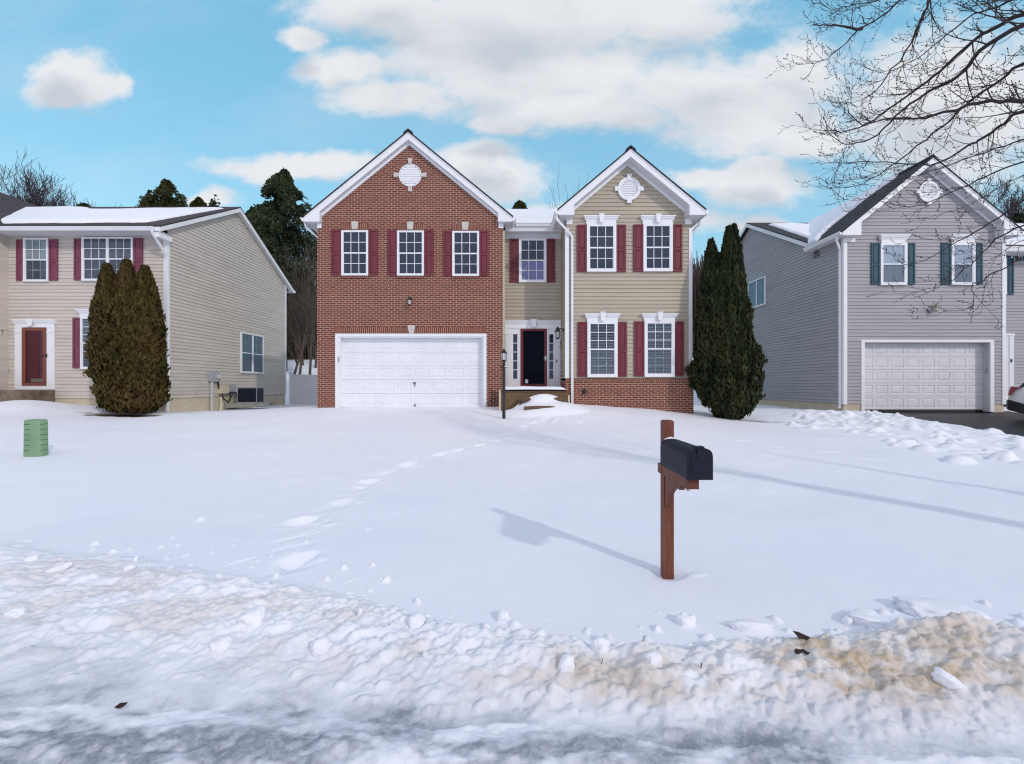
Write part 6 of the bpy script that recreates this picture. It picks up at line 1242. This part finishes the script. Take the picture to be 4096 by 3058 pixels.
conifer('low bushy evergreen left of the round topped one behind the beige roof', at(600, 43), 43, PZ(770, 43) - 3.6, 1.0, 12, M['cedar'], 5000, 27, 'evergreens behind the beige roof', .6, .3)
conifer('small pointed evergreen right of the round topped one behind the beige roof', at(795, 44), 44, PZ(790, 44) - 3.8, 1.25, 12.5, M['cedar'], 7000, 23, 'evergreens behind the beige roof', .7, .3)
conifer('smallest evergreen tip at the right end of the beige roof ridge', at(860, 44), 44, PZ(782, 44) - 3.8, .9, 12.5, M['cedar'], 5000, 28, 'evergreens behind the beige roof', .8, .3)
conifer('tiny evergreen top just above the beige ridge near the bare trees', at(340, 46), 46, PZ(818, 46) - 3.8, 1.1, 14, M['cedar'], 5000, 29, 'evergreens behind the beige roof', .6, .3)
conifer('small evergreen top seen above the snowy roof between the two gables', at(2078, 42), 42, PZ(806, 42) - 3.6, 1.0, 13, M['cedar'], 7000, 24, None, .6, .3)
conifer('dark rounded evergreen behind the right slope of the grey gable', at(4065, 40), 40, PZ(858, 40) - 3.4, 1.3, 10, M['pine'], 9000, 25, None, .5, .3)
for i, (px, Y, ytop, sd, st, lb) in enumerate((
        (20, 50, 600, 31, 2, 'tall bare tree at the left edge behind the beige house'), (120, 50, 640, 32, 2, 'tallest spreading bare tree right of the left edge behind the beige roof'), (205, 52, 690, 33, 2, 'leaning bare tree between the tallest one and the beige ridge'),
        (330, 60, 775, 34, 1, 'small bare tree above the tiny evergreen top'), (425, 62, 782, 35, 1, 'small bare tree above the middle of the beige roof'), (475, 62, 780, 36, 1, 'small bare tree just left of the round evergreen behind the beige roof'),
        (3905, 40, 655, 37, 2, 'bare tree rising behind the right slope of the grey gable'), (4020, 44, 720, 38, 2, 'bare tree behind the far right corner of the grey roof'), (4110, 46, 690, 39, 2, 'bare tree at the right edge behind the grey house'))):
    bare_tree(lb, at(px, Y), Y, PZ(ytop, Y) - float(base_h(np.array([at(px, Y)]), np.array([float(Y)]))[0]), 100 + sd, .30 if Y < 55 else .2, 4, stems=st, lf=.62)
for i, (px, Y, ytop, sd, lb) in enumerate(((1168, 34, 1130, 41, 'thin bare trunk beside the beige house rear corner'), (1196, 33, 1060, 42, 'slim grey trunk in the middle of the gap between the houses'), (1236, 33.5, 1030, 43, 'pale grey trunk leaning in the gap beside the brick wall'), (1215, 38, 1100, 44, 'faint bare trunk deep in the gap between the houses'), (1262, 37, 1090, 45, 'bare trunk half hidden by the brick wall'))):
    bare_tree(lb, at(px, Y), Y, PZ(ytop, Y) - 1.8, 200 + sd, .11, 3, 'bare trunks between beige and brick houses', 'bark')
bare_tree('thin bare twigs showing above the left rake of the tan gable', at(2262, 32), 32, PZ(762, 32) - 1.7, 260, .05, 2, None, 'far_twig')
# dense brush at the foot of the wood and the far wood beyond
rs = np.random.RandomState(9); b = MB()
for k in range(1500):
    Y = rs.uniform(41, 47); x = at(rs.uniform(1120, 1310), Y); z = float(prof(np.array(Y))) - .3; h = rs.uniform(2.0, 10.5) * rs.uniform(.5, 1)
    p0 = Vector((x, Y, z)); d = Vector((rs.normal(0, .22), rs.normal(0, .2), 1)).normalized(); b.tube([p0, p0 + d * h * .5, p0 + d * h + Vector((rs.normal(0, .3), 0, 0))], [.045, .03, .008], 3, cap=False)
tag(b.build('thicket', M['thicket'], None, fix=False), 'dense brown leafless brush at the edge of the wood', 'brush', None, 'stuff')
b = MB(); rs = np.random.RandomState(10)
for k in range(2600):
    Y = rs.uniform(52, 66); x = at(rs.uniform(2690, 3000), Y) if k % 2 else at(rs.uniform(1080, 1330), Y); z = float(prof(np.array(Y))) - .5
    top = PZ(1005 + rs.uniform(-8, 60), Y) if k % 2 else PZ(1120 + rs.uniform(-60, 60), Y); h = (top - z) * rs.uniform(.55, 1.0); d = Vector((rs.normal(0, .06), rs.normal(0, .06), 1)).normalized(); p0 = Vector((x, Y, z))
    b.tube([p0, p0 + d * h * .5 + Vector((rs.normal(0, .3), 0, 0)), p0 + d * h], [.13, .10, .05], 3, cap=False)
tag(b.build('far_wood', M['thicket'], None, fix=False), 'brown leafless wood on the rise far behind the houses', 'wood', None, 'stuff')

# ------------------------------------------------------------------ maple at the right, its limbs reaching over the lawn
mt = thing('maple_tree', (7.75, 3.15, gz(7.75, 3.15)), 'large bare maple whose budding twigs reach in from the right edge', 'tree')
rs = np.random.RandomState(77); tr = MB(); T0 = Vector((7.75, 3.15, -.1))
tr.tube([T0, T0 + Vector((0, 0, 1.2)), T0 + Vector((-.05, .05, 2.6)), T0 + Vector((-.06, .08, 3.75))], [.21, .17, .15, .13], 10)
tr.tube([T0 + Vector((0, 0, .5)), T0 + Vector((.85, .6, 1.15)), T0 + Vector((1.6, .98, 2.1)), T0 + Vector((1.75, 1.05, 3.2)), T0 + Vector((1.8, 1.05, 4.1))], [.09, .075, .065, .05, .03], 8)
tr.build('trunk', M['bark'], mt, True, fix=False)
W = lambda px, py, Y: Vector((PX(px, Y), Y, PZ(py, Y)))
# main limbs: photograph points with depth, first point just outside the right edge
LIMBS = [
    (3.6, .060, [(4096, 60, 5.0), (3970, 120, 5.2), (3904, 158, 5.3), (3784, 261, 5.5), (3708, 327, 5.6), (3600, 408, 5.8), (3517, 463, 5.9), (3436, 512, 6.0), (3332, 529, 6.1), (3300, 480, 6.15), (3297, 442, 6.2)]),
    (3.6, .065, [(4096, 98, 4.8), (3953, 180, 5.0), (3871, 262, 5.2), (3817, 316, 5.3), (3735, 355, 5.5), (3640, 420, 5.6), (3560, 490, 5.8), (3480, 560, 5.9), (3400, 575, 6.0), (3340, 560, 6.0), (3310, 530, 6.1)]),
    (3.0, .062, [(4096, 403, 4.6), (4008, 403, 4.8), (3871, 425, 5.0), (3730, 463, 5.2), (3654, 479, 5.4), (3545, 474, 5.6), (3450, 500, 5.8), (3400, 455, 5.9), (3382, 400, 6.0)]),
    (3.0, .052, [(4096, 441, 4.9), (3991, 512, 5.1), (3920, 560, 5.2), (3871, 588, 5.3), (3760, 650, 5.5), (3640, 660, 5.7), (3500, 650, 5.9), (3380, 650, 6.0), (3310, 650, 6.1)]),
    (3.0, .030, [(4096, 655, 5.4), (3980, 690, 5.5), (3871, 740, 5.6), (3760, 790, 5.8), (3640, 830, 5.9), (3500, 800, 6.1), (3400, 805, 6.2), (3345, 770, 6.2)]),
    (3.6, .050, [(3735, -40, 5.6), (3715, 8, 5.6), (3686, 80, 5.7), (3621, 207, 5.8), (3545, 310, 5.9), (3480, 380, 6.0), (3420, 430, 6.1), (3395, 350, 6.1)]),
    (3.6, .042, [(3640, -30, 6.0), (3599, 5, 6.0), (3534, 60, 6.1), (3447, 114, 6.2), (3381, 174, 6.3), (3305, 234, 6.4), (3240, 256, 6.5), (3188, 259, 6.5)]),
    (3.6, .030, [(3560, -20, 6.3), (3490, 8, 6.3), (3400, 20, 6.4), (3327, 38, 6.4), (3261, 11, 6.5), (3225, -15, 6.5)]),
    (3.6, .036, [(3420, 118, 6.2), (3360, 105, 6.3), (3300, 95, 6.3), (3240, 105, 6.4)]),
    (3.4, .044, [(4096, 250, 4.9), (4000, 330, 5.1), (3900, 390, 5.2), (3800, 480, 5.4), (3700, 560, 5.6), (3600, 640, 5.8), (3520, 700, 5.9), (3420, 745, 6.0), (3340, 745, 6.1), (3325, 715, 6.1)]),
    (2.6, .034, [(4096, 800, 5.2), (4000, 870, 5.3), (3900, 930, 5.4), (3800, 985, 5.5), (3700, 1040, 5.6), (3620, 1056, 5.7), (3570, 1040, 5.75)]),
    (2.6, .030, [(4096, 900, 5.0), (4010, 940, 5.1), (3930, 1010, 5.2), (3860, 1080, 5.3), (3780, 1140, 5.4), (3690, 1160, 5.5), (3650, 1185, 5.5)]),
    (2.6, .024, [(4096, 1040, 5.2), (4000, 1080, 5.3), (3930, 1125, 5.4), (3888, 1145, 5.5), (3895, 1195, 5.5), (3880, 1230, 5.55), (3820, 1245, 5.6), (3775, 1240, 5.6)]),
    (3.6, .040, [(4096, -20, 5.4), (3990, 30, 5.6), (3900, 55, 5.8), (3800, 130, 6.0), (3700, 210, 6.2), (3600, 270, 6.4), (3520, 290, 6.5), (3460, 270, 6.6)]),
    (3.2, .034, [(4096, 560, 5.8), (3980, 600, 5.9), (3850, 640, 6.0), (3720, 690, 6.2), (3600, 720, 6.4), (3480, 715, 6.5), (3390, 720, 6.6)]),
    (2.8, .026, [(4096, 700, 6.2), (3980, 760, 6.3), (3860, 830, 6.4), (3760, 860, 6.5), (3690, 880, 6.6)]),
    (2.6, .022, [(4096, 960, 6.0), (4030, 1000, 6.1), (3960, 1040, 6.2), (3900, 1040, 6.2), (3840, 1075, 6.3)]),
]
def seg_pt(pts, t):
    n = len(pts) - 1; i = min(int(t * n), n - 1); return pts[i].lerp(pts[i + 1], t * n - i), (pts[i + 1] - pts[i]).normalized()
def buds(b, p, d, r):
    e = p + d * rs.uniform(.012, .03); b.tube([p, (p + e) / 2, e], [r * .8, r * 2.0, r * .6], 3, cap=False)
def twig(b, p, d, L, r, lev):
    n = 5; pts = [p]; dd = d.copy(); rad = [r]
    for i in range(n):
        dd = (dd + Vector(rs.normal(0, .14, 3)) + Vector((-.015, 0, .05 * i if lev else -.03 + .05 * i))).normalized(); pts.append(pts[-1] + dd * L / n); rad.append(max(r * (1 - .68 * (i + 1) / n), .0016))
    b.tube(pts, rad, 4 if lev == 0 else 3, cap=False)
    if lev >= 2:
        for t in (.4, .7, 1.0):
            q, nd = seg_pt(pts, t); buds(b, q, (nd + Vector(rs.normal(0, .4, 3))).normalized(), .0028)
        return
    k = max(2, int(L * (7 if lev == 0 else 8)) + rs.randint(0, 2))
    for j in range(k):
        t = (j + rs.uniform(.3, .9)) / k; q, nd = seg_pt(pts, t); ax = nd.cross(Vector(rs.normal(0, 1, 3))).normalized(); ang = rs.uniform(.45, 1.0)
        twig(b, q, (nd * math.cos(ang) + ax * math.sin(ang)).normalized(), L * rs.uniform(.28, .52) if lev == 0 else rs.uniform(.05, .16), max(r * .5, .0022), lev + 1)
for (zt_, r0, P) in LIMBS:
    b = MB(); pts = [W(*q) for q in P]; S0 = Vector((7.72, 3.2, zt_))
    if P[0][0] >= 4090 or P[0][1] < 0: full = [S0] + [S0.lerp(pts[0], t) + Vector((0, 0, .30 * math.sin(t * math.pi))) for t in (.15, .3, .45, .6, .75, .88)] + pts
    else: full = [W(3447, 114, 6.2)] + pts
    # resample smoothly
    sm = []
    for i in range(len(full) - 1):
        p0, p1, p2, p3 = full[max(i - 1, 0)], full[i], full[i + 1], full[min(i + 2, len(full) - 1)]
        for k in range(3):
            t = k / 3; sm.append(.5 * ((2 * p1) + (p2 - p0) * t + (2 * p0 - 5 * p1 + 4 * p2 - p3) * t * t + (3 * p1 - p0 - 3 * p2 + p3) * t ** 3) + (Vector(rs.normal(0, .008, 3)) if i else Vector((0, 0, 0))))
    sm.append(full[-1]); n = len(sm); r0 = r0 * .56
    rad = [max(r0 * (1.25 - 1.20 * (i / n) ** .75), .0024) for i in range(n)]
    b.tube(sm, rad, 7, cap=False)
    L = sum((sm[i + 1] - sm[i]).length for i in range(n - 1)); k = int(L * (3.4 if zt_ < 2.9 else 5.6))
    for j in range(k):
        t = .18 + .82 * (j + rs.rand()) / k; q, nd = seg_pt(sm, min(t, .999)); i = min(int(t * (n - 1)), n - 2)
        ax = nd.cross(Vector((rs.normal(0, .5), rs.normal(0, 1), rs.normal(0, 1)))).normalized(); ang = rs.uniform(.3, .85); d = nd * math.cos(ang) + ax * math.sin(ang); d.y *= .6
        twig(b, q, d.normalized(), rs.uniform(.22, .85) * (1.15 - .6 * t), max(rad[i] * .42, .0028), 0 if rs.rand() < .62 else 1)
    b.build('limb', M['twig'], mt, fix=False)

# ------------------------------------------------------------------ loose chunks on the snow bank and litter in it
def chunk(name, x, y, sx, sy, sz, rot, seed, label, group='loose snow chunks on the bank', m='snow', sub=4, cat='snow chunk', sink=.25, rough=.34):
    z = gz(x, y); bm = bmesh.new(); bmesh.ops.create_icosphere(bm, subdivisions=sub, radius=1)
    co = np.array([v.co for v in bm.verts]); s = np.sign(co) * np.abs(co) ** .75
    nz = rough * fbm(co[:, 0] * 1.4 + seed, co[:, 1] * 1.4 + co[:, 2] * 1.1, seed, 3) + .35 * rough * fbm(co[:, 0] * 4 + seed, co[:, 1] * 4 - co[:, 2] * 3, seed + 9, 3)
    s = s * (1 + nz)[:, None] * np.array([sx, sy, sz])
    for v, c in zip(bm.verts, s): v.co = c
    me = bpy.data.meshes.new(name); bm.to_mesh(me); bm.free(); me.polygons.foreach_set('use_smooth', [True] * len(me.polygons)); me.materials.append(M[m])
    o = bpy.data.objects.new(name, me); COL.objects.link(o); o.location = (x, y, z + sz * .25); o.rotation_euler = rot; return tag(o, label, cat, group)
gs = hit
spec = [  # photo position, half sizes, yaw/tilt, label
    (3770, 2460, .27, .13, .06, (.05, .05, -.22), 'largest slab of snow at the right end of the bank'),
    (3480, 2490, .16, .09, .05, (.1, .12, -.22), 'broad white slab of snow left of the largest slab'),
    (3010, 2520, .15, .05, .045, (0, .05, -.05), 'long flat white block of snow below the mailbox post'),
    (2745, 2495, .06, .05, .05, (0, 0, .3), 'rounded white lump just left of the long flat block'),
    (3390, 2500, .035, .03, .04, (0, 0, .3), 'small upright lump in front of the broad white slab'),
    (1010, 2480, .085, .06, .055, (.1, -.25, .3), 'big rounded white lump left of the centre on the bank'),
    (890, 2585, .06, .05, .04, (0, -.15, .2), 'flat oval white lump below the big rounded one at left'),
    (1280, 2600, .055, .05, .05, (0, 0, .6), 'wedge shaped white lump left of the bank middle'),
    (1670, 2495, .055, .04, .04, (.1, -.3, .2), 'tilted icy chunk at the top of the bank near the middle'),
    (65, 2465, .06, .045, .04, (0, -.1, .3), 'oval white chunk at the left edge of the bank'),
    (520, 2275, .045, .03, .022, (0, -.2, .3), 'lone pale chunk lying on the smooth snow at left'),
    (545, 2245, .016, .02, .035, (0, .2, .3), 'small upright chip behind the lone pale chunk'),
    (240, 2280, .085, .03, .028, (0, -.3, .5), 'slanted bar of snow at far left of the bank'),
    (130, 2240, .05, .04, .03, (0, -.1, .4), 'lumpy chunk behind the slanted bar at far left'),
    (2010, 2480, .05, .045, .05, (.2, 0, .3), 'jagged white chunk at the middle top of the bank'),
    (1440, 2460, .018, .016, .035, (.2, .1, .3), 'thin upright chip on the top edge of the bank'),
    (2265, 2670, .045, .04, .05, (0, .2, .3), 'pale pointed lump low on the bank right of the middle'),
    (2610, 2655, .05, .045, .05, (0, 0, .3), 'round clean lump low on the bank under the mailbox'),
    (3800, 2740, .08, .03, .04, (0, .5, -.6), 'icy grey sided slab low on the right of the bank'),
    (2400, 2600, .05, .05, .05, (0, .2, .9), 'white lump on the bank crest left of the mailbox'),
]
for i, (px, py, a, b_, c, ro, lb) in enumerate(spec):
    x, y = gs(px, py); chunk('snow_chunk', x, y, a, b_, c, ro, 300 + i * 7, lb)
# dark leaf debris in the bank
def litter(name, px, py, poly, label, m='leaf_debris', th=.008, cat='debris'):
    x, y = gs(px, py); z = gz(x, y) + .012; b = MB((x, y, 0), (1, 0, 0), (0, -1, 0)); b.frame((x, y, 0), (1, 0, 0), (0, -.8, .6))
    b.prism([(u, z + v) for u, v in poly], 0.0, th); b.v = [(p[0], p[1] + .75 * (p[2] - z), z + .62 * (p[2] - z)) for p in b.v]; o = b.build(name, M[m]); return tag(o, label, cat)
litter('leaf_debris', 3212, 2560, [(-.05, .035), (-.02, .03), (.035, -.0), (.045, -.015), (.042, -.03), (.02, -.025), (.005, -.015), (-.01, -.012), (-.03, -.012), (-.035, .005)], 'larger dark dead leaf frozen into the brown stained snow bank')
litter('leaf_debris', 3208, 2612, [(-.05, -.005), (-.035, .012), (-.01, .006), (.01, .01), (.03, -.01), (.05, -.008), (.04, -.03), (.015, -.02), (.0, -.008), (-.025, -.018), (-.045, -.018)], 'lower curled dark leaf scrap under the larger dead leaf')
litter('leaf_debris', 485, 2835, [(-.03, -.012), (-.01, .01), (.028, .014), (.02, -.004), (.0, -.016)], 'small grey leaf scrap at the left edge of the icy street')
for k, (px, py) in enumerate(((2573, 2568), (2406, 2661), (2803, 2682))):
    x, y = gs(px, py); b = MB(); z = gz(x, y) + .012; b.tube([(x, y, z - .01), (x + .006, y, z + .02)], .0025, 4); tag(b.build('twig_scrap', M['leaf_debris']), ('short dark twig stuck upright high on the bank under the mailbox', 'tiny dark twig low on the bank left of the mailbox', 'little brown twig low on the stained bank right of the mailbox')[k], 'twig')
SC.render.engine = 'CYCLES'
SC.cycles.filter_width = 1.2; SC.cycles.max_bounces = 8; SC.cycles.transparent_max_bounces = 12; SC.cycles.use_adaptive_sampling = True; SC.cycles.adaptive_threshold = 0.015; SC.cycles.use_denoising = True
try: SC.cycles.denoiser = 'OPENIMAGEDENOISE'
except Exception: pass
SC.cycles.sample_clamp_indirect = 6
